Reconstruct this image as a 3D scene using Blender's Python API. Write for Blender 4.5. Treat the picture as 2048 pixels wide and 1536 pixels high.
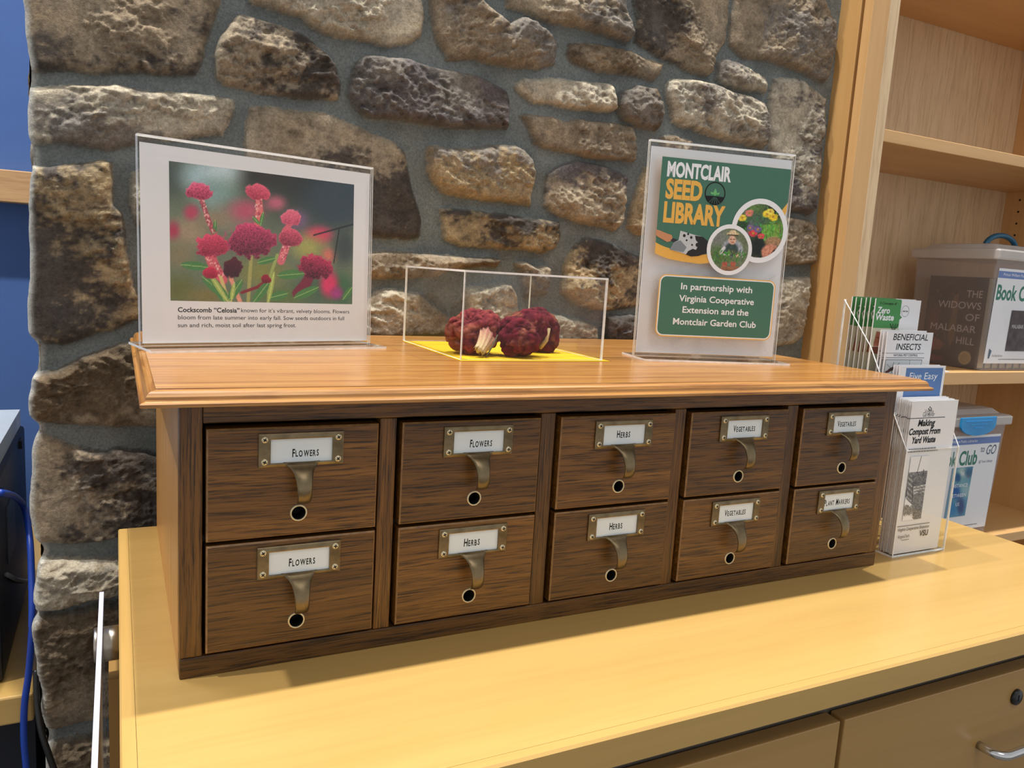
import bpy, bmesh, math, random
import numpy as np
from mathutils import Vector, Matrix
random.seed(7)
RNG = np.random.default_rng(11)
D = bpy.data
C = bpy.context.scene
COL = C.collection
for o in list(D.objects):
    D.objects.remove(o, do_unlink=True)

# ------------------------------------------------------------------ camera
FPX = 1572.6953
CP = np.array([-0.0458563, -0.7071601, 0.3801134])
CM = np.array([[0.89387762, 0.44817457, 0.01106135],
               [-0.4441855, 0.88204256, 0.15716287],
               [0.06067982, -0.14539766, 0.98751075]])   # columns: right, forward, up
cd = D.cameras.new('camera')
cd.sensor_width = 36.0
cd.lens = FPX / 2048 * 36.0
cd.clip_start = 0.02
cam = D.objects.new('camera', cd)
COL.objects.link(cam)
mw = Matrix.Identity(4)
for i in range(3):
    mw[i][0] = CM[i, 0]; mw[i][1] = CM[i, 2]; mw[i][2] = -CM[i, 1]; mw[i][3] = CP[i]
cam.matrix_world = mw
C.camera = cam

# ------------------------------------------------------------------ world, lights, exposure
C.view_settings.view_transform = 'Standard'
C.view_settings.look = 'None'
C.view_settings.exposure = 0.45
C.view_settings.gamma = 1.0
C.view_settings.use_curve_mapping = False
C.display_settings.display_device = 'sRGB'
W = D.worlds.new('room_light')
C.world = W
W.use_nodes = True
wn = W.node_tree.nodes; wl = W.node_tree.links
wn.clear()
w_out = wn.new('ShaderNodeOutputWorld'); w_bg = wn.new('ShaderNodeBackground')
w_tc = wn.new('ShaderNodeTexCoord'); w_sep = wn.new('ShaderNodeSeparateXYZ'); w_r = wn.new('ShaderNodeValToRGB')
w_map = wn.new('ShaderNodeMapRange')
w_map.inputs['From Min'].default_value = -1; w_map.inputs['From Max'].default_value = 1
wl.new(w_tc.outputs['Generated'], w_sep.inputs[0]); wl.new(w_sep.outputs['Z'], w_map.inputs['Value'])
wl.new(w_map.outputs[0], w_r.inputs[0]); wl.new(w_r.outputs[0], w_bg.inputs['Color']); wl.new(w_bg.outputs[0], w_out.inputs[0])
e = w_r.color_ramp.elements
e[0].position = 0.25; e[0].color = (0.20, 0.19, 0.18, 1)
e[1].position = 1.0; e[1].color = (0.30, 0.305, 0.315, 1)
m_ = e.new(0.5); m_.color = (0.50, 0.505, 0.52, 1)
m_ = e.new(0.68); m_.color = (0.40, 0.405, 0.42, 1)
w_bg.inputs['Strength'].default_value = 1.0


def area(name, loc, size, watts, color, target, spread=180, shape='DISK', size_y=None):
    l = D.lights.new(name, 'AREA')
    l.shape = shape; l.size = size
    if size_y: l.size_y = size_y
    l.energy = watts; l.color = color; l.spread = math.radians(spread)
    o = D.objects.new(name, l); COL.objects.link(o)
    o.location = loc
    o.rotation_euler = (Vector(target) - Vector(loc)).to_track_quat('-Z', 'Y').to_euler()
    return o


WARM = (1.0, 0.965, 0.90)
for lx in (-1.75, 0.05, 1.85):       # the row of downlights washing the stone wall
    area('ceiling_downlight', (lx, 0.205, 3.9), 0.11, 44, WARM, (lx, 0.205, 0), 130)
area('added_fill_light', (0.6, -2.0, 3.4), 1.2, 14, (1.0, 0.97, 0.93), (0.5, 0.2, 0.2), 180, 'RECTANGLE', 1.2)  # unseen fill added from the front of the room
area('added_fill_light', (-0.9, 0.95, 2.6), 0.6, 17, (0.97, 0.98, 1.0), (-0.4, 1.3, 0.3), 180, 'RECTANGLE', 0.6)  # unseen fill added to brighten the blue wall on the left

# ------------------------------------------------------------------ helpers
def srgb(r, g, b):
    def f(c):
        c /= 255.0
        return c / 12.92 if c <= 0.04045 else ((c + 0.055) / 1.055) ** 2.4
    return (f(r), f(g), f(b), 1.0)


def ray_hit(px, py, ax, val):
    d = CM @ np.array([(px - 1024) / FPX, 1, -(py - 768) / FPX])
    i = 'xyz'.index(ax)
    return CP + d * ((val - CP[i]) / d[i])


MATS = {}


def nodes_of(name):
    m = D.materials.new(name); m.use_nodes = True
    nt = m.node_tree; nt.nodes.clear()
    return m, nt.nodes, nt.links


def plain(name, col, rough=0.5, metal=0.0, spec=0.5, noise=0.06, nscale=60, bump=0.0, aniso=None):
    if name in MATS: return MATS[name]
    m, n, l = nodes_of(name)
    out = n.new('ShaderNodeOutputMaterial'); p = n.new('ShaderNodeBsdfPrincipled')
    l.new(p.outputs[0], out.inputs[0])
    p.inputs['Roughness'].default_value = rough; p.inputs['Metallic'].default_value = metal
    p.inputs['Specular IOR Level'].default_value = spec
    tc = n.new('ShaderNodeTexCoord'); nz = n.new('ShaderNodeTexNoise')
    nz.inputs['Scale'].default_value = nscale; nz.inputs['Detail'].default_value = 4
    l.new(tc.outputs['Object'], nz.inputs['Vector'])
    r = n.new('ShaderNodeValToRGB'); l.new(nz.outputs['Fac'], r.inputs[0])
    r.color_ramp.elements[0].position = 0.3; r.color_ramp.elements[1].position = 0.7
    r.color_ramp.elements[0].color = tuple(c * (1 - noise) for c in col[:3]) + (1,)
    r.color_ramp.elements[1].color = tuple(min(1, c * (1 + noise)) for c in col[:3]) + (1,)
    l.new(r.outputs[0], p.inputs['Base Color'])
    if bump:
        b = n.new('ShaderNodeBump'); b.inputs['Strength'].default_value = bump; b.inputs['Distance'].default_value = 0.001
        l.new(nz.outputs['Fac'], b.inputs['Height']); l.new(b.outputs[0], p.inputs['Normal'])
    MATS[name] = m
    return m


def wood(name, ca, cb, pore, axis='x', rough=0.4, streak=55, fine=260, pore_amt=0.5, bump=0.15, stretch=0.05, wave=0.0, coat=0.0, spec=0.5, vary=0.12):
    """stretched-noise timber: ca/cb body colours, pore = dark open grain"""
    key = name + '_' + axis
    if key in MATS: return MATS[key]
    m, n, l = nodes_of(key)
    out = n.new('ShaderNodeOutputMaterial'); p = n.new('ShaderNodeBsdfPrincipled')
    l.new(p.outputs[0], out.inputs[0])
    tc = n.new('ShaderNodeTexCoord'); oi = n.new('ShaderNodeObjectInfo')
    add = n.new('ShaderNodeVectorMath'); add.operation = 'ADD'
    mul = n.new('ShaderNodeMath'); mul.operation = 'MULTIPLY'; mul.inputs[1].default_value = 13.7
    l.new(oi.outputs['Random'], mul.inputs[0]); l.new(tc.outputs['Object'], add.inputs[0]); l.new(mul.outputs[0], add.inputs[1])
    # slow wobble of the grain
    wob = n.new('ShaderNodeTexNoise'); wob.inputs['Scale'].default_value = 9; wob.inputs['Detail'].default_value = 2
    l.new(add.outputs[0], wob.inputs['Vector'])
    ws = n.new('ShaderNodeVectorMath'); ws.operation = 'SCALE'; ws.inputs['Scale'].default_value = 0.003 + wave
    l.new(wob.outputs['Color'], ws.inputs[0])
    ad2 = n.new('ShaderNodeVectorMath'); ad2.operation = 'ADD'
    l.new(add.outputs[0], ad2.inputs[0]); l.new(ws.outputs[0], ad2.inputs[1])
    mp = n.new('ShaderNodeMapping')
    s = [1, 1, 1]; s['xyz'.index(axis)] = stretch
    mp.inputs['Scale'].default_value = s
    l.new(ad2.outputs[0], mp.inputs['Vector'])
    n1 = n.new('ShaderNodeTexNoise'); n1.inputs['Scale'].default_value = streak; n1.inputs['Detail'].default_value = 5; n1.inputs['Roughness'].default_value = 0.6
    n2 = n.new('ShaderNodeTexNoise'); n2.inputs['Scale'].default_value = fine; n2.inputs['Detail'].default_value = 3; n2.inputs['Roughness'].default_value = 0.65
    l.new(mp.outputs[0], n1.inputs['Vector']); l.new(mp.outputs[0], n2.inputs['Vector'])
    r1 = n.new('ShaderNodeValToRGB'); l.new(n1.outputs['Fac'], r1.inputs[0])
    r1.color_ramp.elements[0].position = 0.33; r1.color_ramp.elements[0].color = ca
    r1.color_ramp.elements[1].position = 0.68; r1.color_ramp.elements[1].color = cb
    r2 = n.new('ShaderNodeValToRGB'); l.new(n2.outputs['Fac'], r2.inputs[0])
    r2.color_ramp.elements[0].position = 0.36; r2.color_ramp.elements[0].color = (1, 1, 1, 1)
    r2.color_ramp.elements[1].position = 0.52; r2.color_ramp.elements[1].color = (0, 0, 0, 1)
    pm = n.new('ShaderNodeMath'); pm.operation = 'MULTIPLY'; pm.inputs[1].default_value = pore_amt
    l.new(r2.outputs[0], pm.inputs[0])
    mx = n.new('ShaderNodeMix'); mx.data_type = 'RGBA'
    l.new(pm.outputs[0], mx.inputs['Factor']); l.new(r1.outputs[0], mx.inputs['A']); mx.inputs['B'].default_value = pore
    hsv = n.new('ShaderNodeHueSaturation')
    mr = n.new('ShaderNodeMapRange'); mr.inputs['To Min'].default_value = 1 - vary; mr.inputs['To Max'].default_value = 1 + vary
    l.new(oi.outputs['Random'], mr.inputs['Value']); l.new(mr.outputs[0], hsv.inputs['Value'])
    l.new(mx.outputs['Result'], hsv.inputs['Color']); l.new(hsv.outputs[0], p.inputs['Base Color'])
    p.inputs['Roughness'].default_value = rough; p.inputs['Specular IOR Level'].default_value = spec
    p.inputs['Coat Weight'].default_value = coat; p.inputs['Coat Roughness'].default_value = 0.12
    if bump:
        b = n.new('ShaderNodeBump'); b.inputs['Strength'].default_value = bump; b.inputs['Distance'].default_value = 0.0008
        l.new(n2.outputs['Fac'], b.inputs['Height']); l.new(b.outputs[0], p.inputs['Normal'])
    MATS[key] = m
    return m


def acrylic(name, tint=(0.985, 0.99, 0.988), haze=0.0, hazecol=(0.8, 0.8, 0.8), rough=0.02):
    if name in MATS: return MATS[name]
    m, n, l = nodes_of(name)
    out = n.new('ShaderNodeOutputMaterial')
    tr = n.new('ShaderNodeBsdfTransparent'); tr.inputs[0].default_value = tint + (1,)
    gl = n.new('ShaderNodeBsdfGlossy'); gl.inputs['Roughness'].default_value = rough
    fr = n.new('ShaderNodeFresnel'); fr.inputs['IOR'].default_value = 1.45
    ge = n.new('ShaderNodeNewGeometry')
    bf = n.new('ShaderNodeMath'); bf.operation = 'SUBTRACT'; bf.inputs[0].default_value = 1.0
    l.new(ge.outputs['Backfacing'], bf.inputs[1])
    fm = n.new('ShaderNodeMath'); fm.operation = 'MULTIPLY'     # only the outer surface mirrors
    l.new(fr.outputs[0], fm.inputs[0]); l.new(bf.outputs[0], fm.inputs[1])
    mix = n.new('ShaderNodeMixShader'); l.new(fm.outputs[0], mix.inputs[0])
    base = tr
    if haze:
        df = n.new('ShaderNodeBsdfDiffuse'); df.inputs[0].default_value = hazecol + (1,)
        tl = n.new('ShaderNodeBsdfTranslucent'); tl.inputs[0].default_value = hazecol + (1,)
        dm = n.new('ShaderNodeMixShader'); dm.inputs[0].default_value = 0.45
        l.new(df.outputs[0], dm.inputs[1]); l.new(tl.outputs[0], dm.inputs[2])
        hz = n.new('ShaderNodeMixShader'); hz.inputs[0].default_value = haze
        # faint mould texture so the haze is not perfectly even
        tc = n.new('ShaderNodeTexCoord'); nz = n.new('ShaderNodeTexNoise'); nz.inputs['Scale'].default_value = 14
        l.new(tc.outputs['Object'], nz.inputs['Vector'])
        mr = n.new('ShaderNodeMapRange'); mr.inputs['To Min'].default_value = haze * 0.85; mr.inputs['To Max'].default_value = min(1, haze * 1.15)
        l.new(nz.outputs['Fac'], mr.inputs['Value']); l.new(mr.outputs[0], hz.inputs[0])
        l.new(tr.outputs[0], hz.inputs[1]); l.new(dm.outputs[0], hz.inputs[2])
        base = hz
    l.new(base.outputs[0], mix.inputs[1]); l.new(gl.outputs[0], mix.inputs[2])
    l.new(mix.outputs[0], out.inputs[0])
    MATS[name] = m
    return m


def ink(name, col, rough=0.55):
    return plain('print_' + name, col, rough, spec=0.3, noise=0.02, nscale=200)


def attr_mat(name, rough=0.8, spec=0.3, fine=0.0, fscale=400, bump=0.0):
    if name in MATS: return MATS[name]
    m, n, l = nodes_of(name)
    out = n.new('ShaderNodeOutputMaterial'); p = n.new('ShaderNodeBsdfPrincipled'); l.new(p.outputs[0], out.inputs[0])
    p.inputs['Roughness'].default_value = rough; p.inputs['Specular IOR Level'].default_value = spec
    a = n.new('ShaderNodeAttribute'); a.attribute_name = 'Col'
    if fine or bump:
        tc = n.new('ShaderNodeTexCoord'); nz = n.new('ShaderNodeTexNoise'); nz.inputs['Scale'].default_value = fscale
        nz.inputs['Detail'].default_value = 6; nz.inputs['Roughness'].default_value = 0.7
        l.new(tc.outputs['Object'], nz.inputs['Vector'])
        mr = n.new('ShaderNodeMapRange'); mr.inputs['From Min'].default_value = 0.25; mr.inputs['From Max'].default_value = 0.75
        mr.inputs['To Min'].default_value = 1 - fine; mr.inputs['To Max'].default_value = 1 + fine
        l.new(nz.outputs['Fac'], mr.inputs['Value'])
        vm = n.new('ShaderNodeVectorMath'); vm.operation = 'SCALE'
        l.new(a.outputs['Color'], vm.inputs[0]); l.new(mr.outputs[0], vm.inputs['Scale']); l.new(vm.outputs[0], p.inputs['Base Color'])
        if bump:
            b = n.new('ShaderNodeBump'); b.inputs['Strength'].default_value = bump; b.inputs['Distance'].default_value = 0.002
            l.new(nz.outputs['Fac'], b.inputs['Height']); l.new(b.outputs[0], p.inputs['Normal'])
    else:
        l.new(a.outputs['Color'], p.inputs['Base Color'])
    MATS[name] = m
    return m


class MB:
    """collects geometry for one mesh"""
    def __init__(s):
        s.v = []; s.f = []; s.m = []; s.mats = []; s.col = {}; s.smooth = []

    def mi(s, mat):
        if mat not in s.mats: s.mats.append(mat)
        return s.mats.index(mat)

    def add(s, verts, faces, mat, smooth=False):
        b = len(s.v); s.v.extend([tuple(map(float, v)) for v in verts])
        k = s.mi(mat)
        for f in faces:
            s.f.append(tuple(b + i for i in f)); s.m.append(k); s.smooth.append(smooth)
        return b

    def box(s, x0, x1, y0, y1, z0, z1, mat, rim=None, thin=None):
        vs = [(x, y, z) for z in (z0, z1) for y in (y0, y1) for x in (x0, x1)]
        fs = [(0, 2, 3, 1), (4, 5, 7, 6), (0, 1, 5, 4), (2, 6, 7, 3), (0, 4, 6, 2), (1, 3, 7, 5)]
        ax = 'zzyyxx'
        if rim is None:
            s.add(vs, fs, mat)
        else:
            big = [f for f, a in zip(fs, ax) if a == thin]; rest = [f for f, a in zip(fs, ax) if a != thin]
            b = s.add(vs, big, mat)
            k = s.mi(rim)
            for f in rest:
                s.f.append(tuple(b + i for i in f)); s.m.append(k); s.smooth.append(False)

    def prism(s, pts, axis, a0, a1, mat, rim=None):
        """polygon (2D in the two other axes, cyclic order) extruded along axis"""
        n = len(pts)
        def P(p, a):
            return {'x': (a, p[0], p[1]), 'y': (p[0], a, p[1]), 'z': (p[0], p[1], a)}[axis]
        vs = [P(p, a0) for p in pts] + [P(p, a1) for p in pts]
        b = s.add(vs, [tuple(range(n)), tuple(range(2 * n - 1, n - 1, -1))], mat)
        k = s.mi(rim or mat)
        for i in range(n):
            j = (i + 1) % n
            s.f.append((b + i, b + j, b + n + j, b + n + i)); s.m.append(k); s.smooth.append(False)

    def tube(s, path, rad, mat, seg=12, caps=True):
        pts = [Vector(p) for p in path]
        rad = [rad] * len(pts) if not hasattr(rad, '__len__') else rad
        vs = []; fs = []
        up = Vector((0.13, 0.21, 0.97))
        for i, p in enumerate(pts):
            t = (pts[min(i + 1, len(pts) - 1)] - pts[max(i - 1, 0)]).normalized()
            a = t.cross(up)
            if a.length < 1e-3: a = t.cross(Vector((1, 0, 0)))
            a.normalize(); b = t.cross(a).normalized()
            for k in range(seg):
                an = 2 * math.pi * k / seg
                vs.append(p + a * math.cos(an) * rad[i] + b * math.sin(an) * rad[i])
        for i in range(len(pts) - 1):
            for k in range(seg):
                k2 = (k + 1) % seg
                fs.append((i * seg + k, i * seg + k2, (i + 1) * seg + k2, (i + 1) * seg + k))
        if caps:
            fs.append(tuple(range(seg))[::-1]); fs.append(tuple((len(pts) - 1) * seg + k for k in range(seg)))
        s.add(vs, fs, mat, True)

    def lathe(s, prof, center, axis, mat, seg=28, close=True):
        """prof: (radius, height along axis)"""
        vs = []; fs = []
        for r, h in prof:
            for k in range(seg):
                an = 2 * math.pi * k / seg; c, q = r * math.cos(an), r * math.sin(an)
                d = {'x': (h, c, q), 'y': (c, h, q), 'z': (c, q, h)}[axis]
                vs.append((center[0] + d[0], center[1] + d[1], center[2] + d[2]))
        n = len(prof)
        for i in range(n - 1):
            for k in range(seg):
                k2 = (k + 1) % seg
                fs.append((i * seg + k, i * seg + k2, (i + 1) * seg + k2, (i + 1) * seg + k))
        if close:
            fs.append(tuple(range(seg))[::-1]); fs.append(tuple((n - 1) * seg + k for k in range(seg)))
        s.add(vs, fs, mat, True)

    def build(s, name, parent=None, bevel=0.0, loc=None, segs=2, fixn=True):
        me = D.meshes.new(name)
        me.from_pydata(s.v, [], s.f)
        for m in s.mats: me.materials.append(m)
        me.polygons.foreach_set('material_index', s.m)
        me.polygons.foreach_set('use_smooth', s.smooth)
        if s.col:
            a = me.color_attributes.new('Col', 'FLOAT_COLOR', 'POINT')
            arr = np.ones((len(s.v), 4), np.float32)
            for b, c in s.col.items(): arr[b:b + len(c), :3] = c
            a.data.foreach_set('color', arr.ravel())
        if fixn:
            bm = bmesh.new(); bm.from_mesh(me); bmesh.ops.recalc_face_normals(bm, faces=bm.faces); bm.to_mesh(me); bm.free()
        me.update()
        o = D.objects.new(name, me); COL.objects.link(o)
        if parent: o.parent = parent
        if loc: o.location = loc
        if bevel:
            b = o.modifiers.new('bevel', 'BEVEL'); b.width = bevel; b.segments = segs; b.limit_method = 'ANGLE'; b.angle_limit = math.radians(40)
        return o


def thing(name, label, cat, loc=(0, 0, 0), rotz=0.0, group=None):
    o = D.objects.new(name, None); COL.objects.link(o)
    o.empty_display_size = 0.02
    o.location = loc; o.rotation_euler = (0, 0, rotz)
    o['label'] = label; o['category'] = cat
    if group: o['group'] = group
    return o


def tag(o, label, cat, group=None):
    o['label'] = label; o['category'] = cat
    if group: o['group'] = group
    return o


def structure(o, label=None):
    o['kind'] = 'structure'
    if label: o['label'] = label
    return o


def dup(root, name=None):
    r = root.copy(); COL.objects.link(r)
    for ch in list(root.children):
        c = ch.copy(); COL.objects.link(c); c.parent = r
        for g in ch.children:
            d = g.copy(); COL.objects.link(d); d.parent = c
    return r


def copy_part(o, parent, loc=None):
    c = o.copy(); COL.objects.link(c); c.parent = parent
    if loc is not None: c.location = loc
    return c


# ---- text as flat outlines
_TX = {}


def text_mesh(s, bold=0.0):
    k = (s, bold)
    if k in _TX: return _TX[k]
    cu = D.curves.new('t', 'FONT'); cu.body = s; cu.size = 1.0; cu.dimensions = '2D'; cu.fill_mode = 'BOTH'
    cu.resolution_u = 3; cu.offset = bold
    ob = D.objects.new('t', cu); COL.objects.link(ob)
    dg = bpy.context.evaluated_depsgraph_get()
    me = D.meshes.new_from_object(ob.evaluated_get(dg))
    v = np.array([x.co[:2] for x in me.vertices]) if len(me.vertices) else np.zeros((0, 2))
    f = [tuple(p.vertices) for p in me.polygons]
    D.objects.remove(ob, do_unlink=True); D.curves.remove(cu); D.meshes.remove(me)
    _TX[k] = (v, f)
    return v, f


CAPH = None


class Page:
    """flat printing on a sheet that stands with width axis X and height axis U from origin o (world); built in local (u, depth, v)"""
    def __init__(s, o, X, U, w, h, thick=0.0004, paper=None, eps=3e-5):
        s.o = np.array(o, float); s.X = np.array(X, float); s.U = np.array(U, float); s.N = np.cross(s.X, s.U)
        s.w, s.h = w, h; s.mb = MB(); s.layer = 0; s.eps = eps
        if paper: s.mb.box(0, w, 0, thick, 0, h, paper)

    def uv(s, px, py):
        d = CM @ np.array([(px - 1024) / FPX, 1, -(py - 768) / FPX])
        t = ((s.o - CP) @ s.N) / (d @ s.N)
        P = CP + d * t - s.o
        return float(P @ s.X), float(P @ s.U)

    def px(s, u, v):
        P = s.o + u[..., None] * s.X + v[..., None] * s.U - CP
        q = P @ CM
        return 1024 + FPX * q[..., 0] / q[..., 1], 768 - FPX * q[..., 2] / q[..., 1]

    def _d(s):
        s.layer += 1
        return -s.eps * s.layer

    def poly(s, pts, mat):
        d = s._d()
        pts = [(min(max(p[0], 0), s.w), min(max(p[1], 0), s.h)) for p in pts]
        s.mb.add([(p[0], d, p[1]) for p in pts], [tuple(range(len(pts)))], mat)

    def rect(s, u0, v0, u1, v1, mat):
        s.poly([(u0, v0), (u1, v0), (u1, v1), (u0, v1)], mat)

    def circle(s, u, v, r, mat, ry=None, seg=48):
        ry = ry or r
        s.poly([(u + r * math.cos(2 * math.pi * k / seg), v + ry * math.sin(2 * math.pi * k / seg)) for k in range(seg)], mat)

    def ring(s, u, v, r0, r1, mat, seg=48):
        d = s._d(); vs = []
        for k in range(seg):
            a = 2 * math.pi * k / seg
            vs += [(u + r0 * math.cos(a), d, v + r0 * math.sin(a)), (u + r1 * math.cos(a), d, v + r1 * math.sin(a))]
        s.mb.add(vs, [(2 * k, 2 * k + 1, (2 * k + 3) % (2 * seg), (2 * k + 2) % (2 * seg)) for k in range(seg)], mat)

    def rrect(s, u0, v0, u1, v1, r, mat):
        pts = []
        for cx, cy, a0 in ((u1 - r, v1 - r, 0), (u0 + r, v1 - r, 90), (u0 + r, v0 + r, 180), (u1 - r, v0 + r, 270)):
            for k in range(7):
                a = math.radians(a0 + 15 * k); pts.append((cx + r * math.cos(a), cy + r * math.sin(a)))
        s.poly(pts, mat)

    def stroke(s, pts, wd, mat):
        d = s._d(); vs = []; fs = []
        P = [np.array(p) for p in pts]
        for i, p in enumerate(P):
            t = P[min(i + 1, len(P) - 1)] - P[max(i - 1, 0)]
            t = t / (np.linalg.norm(t) + 1e-9); nn = np.array([-t[1], t[0]]) * wd / 2
            vs += [(p[0] + nn[0], d, p[1] + nn[1]), (p[0] - nn[0], d, p[1] - nn[1])]
        for i in range(len(P) - 1): fs.append((2 * i, 2 * i + 1, 2 * i + 3, 2 * i + 2))
        s.mb.add(vs, fs, mat)

    def text(s, st, u0, v0, u1, cap, mat, bold=0.0, shear=0.0, v1=None):
        """baseline from (u0,v0) to (u1,v1); cap height in metres"""
        v, f = text_mesh(st, bold)
        if not len(v): return
        H, _ = text_mesh('H', bold); ch = H[:, 1].max() - H[:, 1].min(); hb = H[:, 1].min()
        x0, x1 = v[:, 0].min(), v[:, 0].max()
        y = (v[:, 1] - hb) / ch * cap
        x = (v[:, 0] - x0) / (x1 - x0) * (u1 - u0)
        dv = 0 if v1 is None else (v1 - v0)
        d = s._d()
        uu = u0 + x + shear * y; vv = v0 + y + dv * (x / (u1 - u0 + 1e-9))
        s.mb.add([(a, d, b) for a, b in zip(uu, vv)], f, mat)

    def dashes(s, u0, v0, u1, cap, mat, v1=None, seed=1):
        """a line of print too small to read"""
        rr = random.Random(seed); u = u0; dv = 0 if v1 is None else v1 - v0
        while u < u1 - cap:
            w_ = min(cap * rr.uniform(1.2, 4.2), u1 - u); k = (u - u0) / (u1 - u0)
            s.rect(u, v0 + dv * k, u + w_, v0 + dv * k + cap, mat); u += w_ + cap * .7

    def ptext(s, st, p0, p1, cap, mat, bold=0.0, shear=0.0):
        """baseline given by two photograph pixels on this sheet"""
        a = s.uv(*p0); b = s.uv(*p1)
        s.text(st, a[0], (a[1] + b[1]) / 2, b[0], cap, mat, bold, shear)

    def picture(s, u0, v0, u1, v1, n, m, paint, mat, mask=None):
        """a printed picture: paint(X, Y, u, v) -> rgb array (srgb 0..255)"""
        u = np.linspace(u0, u1, n); v = np.linspace(v0, v1, m)
        UU, VV = np.meshgrid(u, v)
        X, Y = s.px(UU, VV)
        rgb = np.clip(paint(X, Y, UU, VV), 0, 255) / 255.0
        lin = np.where(rgb <= 0.04045, rgb / 12.92, ((rgb + 0.055) / 1.055) ** 2.4)
        d = s._d()
        vs = np.stack([UU.ravel(), np.full(UU.size, d), VV.ravel()], 1)
        keep = np.ones((m - 1, n - 1), bool)
        if mask is not None:
            k = mask(UU, VV); keep = k[:-1, :-1] & k[1:, 1:] & k[:-1, 1:] & k[1:, :-1]
        jj, ii = np.nonzero(keep)
        a = jj * n + ii
        fs = [(int(q), int(q) + 1, int(q) + n + 1, int(q) + n) for q in a]
        b = s.mb.add(vs, fs, mat)
        s.mb.col[b] = lin.reshape(-1, 3).astype(np.float32)

    def build(s, name, parent, local_loc=None, rot=None):
        o = s.mb.build(name, parent, fixn=False)
        if local_loc is not None: o.location = local_loc
        if rot is not None: o.rotation_euler = rot
        return o


# ---- numpy noise
_TAB = RNG.random((256, 256))
_T3 = RNG.random((64, 64, 64))


def vnoise(x, y):
    xi = np.floor(x).astype(int); yi = np.floor(y).astype(int); fx = x - xi; fy = y - yi
    fx = fx * fx * (3 - 2 * fx); fy = fy * fy * (3 - 2 * fy)
    g = lambda a, b: _TAB[a & 255, b & 255]
    return (g(xi, yi) * (1 - fx) + g(xi + 1, yi) * fx) * (1 - fy) + (g(xi, yi + 1) * (1 - fx) + g(xi + 1, yi + 1) * fx) * fy


def fbm(x, y, o=4, gain=0.5):
    t = 0; a = 1; s = 0
    for k in range(o):
        t = t + a * vnoise(x * 2 ** k + 17.3 * k, y * 2 ** k + 9.1 * k); s += a; a *= gain
    return t / s


def vnoise3(p):
    i = np.floor(p).astype(int); f = p - i; f = f * f * (3 - 2 * f)
    r = 0
    for dx in (0, 1):
        for dy in (0, 1):
            for dz in (0, 1):
                w = (f[:, 0] if dx else 1 - f[:, 0]) * (f[:, 1] if dy else 1 - f[:, 1]) * (f[:, 2] if dz else 1 - f[:, 2])
                r = r + w * _T3[(i[:, 0] + dx) & 63, (i[:, 1] + dy) & 63, (i[:, 2] + dz) & 63]
    return r


def fbm3(p, o=4, gain=0.5):
    t = 0; a = 1; s = 0
    for k in range(o):
        t = t + a * vnoise3(p * 2 ** k + 5.7 * k); s += a; a *= gain
    return t / s


def sstep(a, b, x):
    t = np.clip((x - a) / (b - a), 0, 1)
    return t * t * (3 - 2 * t)


# ------------------------------------------------------------------ materials
DARK_A, DARK_B, DARK_P = srgb(86, 55, 20), srgb(122, 82, 33), srgb(26, 14, 5)
def dark_oak(ax): return wood('dark_oak', DARK_A, DARK_B, DARK_P, ax, rough=0.36, streak=120, fine=620, pore_amt=0.85, bump=0.5, stretch=0.028, wave=0.001, vary=0.28)
WORN = plain('worn_oak_edge', srgb(140, 104, 62), .45, noise=.35, nscale=120)
def honey_oak(ax): return wood('honey_oak', srgb(159, 105, 47), srgb(185, 134, 71), srgb(121, 73, 32), ax, rough=0.3, streak=60, fine=240, pore_amt=0.6, bump=0.12, stretch=0.025, wave=0.006, coat=0.25, vary=0.0)
def side_oak(ax): return wood('side_oak', srgb(194, 138, 74), srgb(214, 160, 94), srgb(136, 88, 44), ax, rough=0.35, streak=45, fine=210, pore_amt=0.4, bump=0.12, stretch=0.05, wave=0.008, vary=0.0)
def maple(ax): return wood('maple_veneer', srgb(192, 155, 89), srgb(201, 164, 98), srgb(168, 128, 72), ax, rough=0.32, streak=16, fine=120, pore_amt=0.12, bump=0.02, stretch=0.05, coat=0.15, vary=0.02)
def maple_front(ax): return wood('maple_front', srgb(170, 132, 75), srgb(178, 140, 83), srgb(147, 107, 56), ax, rough=0.3, streak=12, fine=120, pore_amt=0.08, bump=0.02, stretch=0.05, coat=0.15, vary=0.02)
def case_maple(ax): return wood('case_maple', srgb(212, 166, 108), srgb(222, 178, 122), srgb(176, 128, 76), ax, rough=0.4, streak=18, fine=110, pore_amt=0.12, bump=0.02, stretch=0.05, vary=0.03)
def back_maple(ax): return wood('back_maple', srgb(220, 190, 148), srgb(230, 202, 162), srgb(164, 128, 86), ax, rough=0.5, streak=26, fine=110, pore_amt=0.35, bump=0.03, stretch=0.06, wave=0.01, vary=0.0)
ACR = acrylic('clear_acrylic')
EDGE = plain('acrylic_cut_edge', (0.92, 0.92, 0.88, 1), 0.25, spec=0.6, noise=0.12, nscale=90)  # opaque near-white: the glow of cut edges painted as colour
PAPER = plain('white_paper', srgb(238, 238, 240), 0.6, spec=0.3, noise=0.01)
BRASS = plain('antique_brass', srgb(128, 112, 84), 0.36, metal=0.9, noise=0.28, nscale=75, bump=0.1)
SCREW = plain('pale_screw_metal', srgb(222, 208, 170), 0.35, metal=0.6, noise=0.08)
BLACK = plain('black_recess', (0.006, 0.005, 0.005, 1), 0.7, noise=0.02)
CHROME = plain('brushed_chrome', srgb(214, 214, 212), 0.16, metal=1.0, noise=0.03)
STEEL = plain('brushed_steel', srgb(190, 182, 170), 0.3, metal=1.0, noise=0.06)
PIC = attr_mat('print_picture', rough=0.5, spec=0.3)
I_BLACK = ink('black', srgb(24, 24, 26)); I_WHITE = ink('white', srgb(240, 240, 240)); I_GREEN = ink('green', srgb(74, 118, 98))
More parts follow.
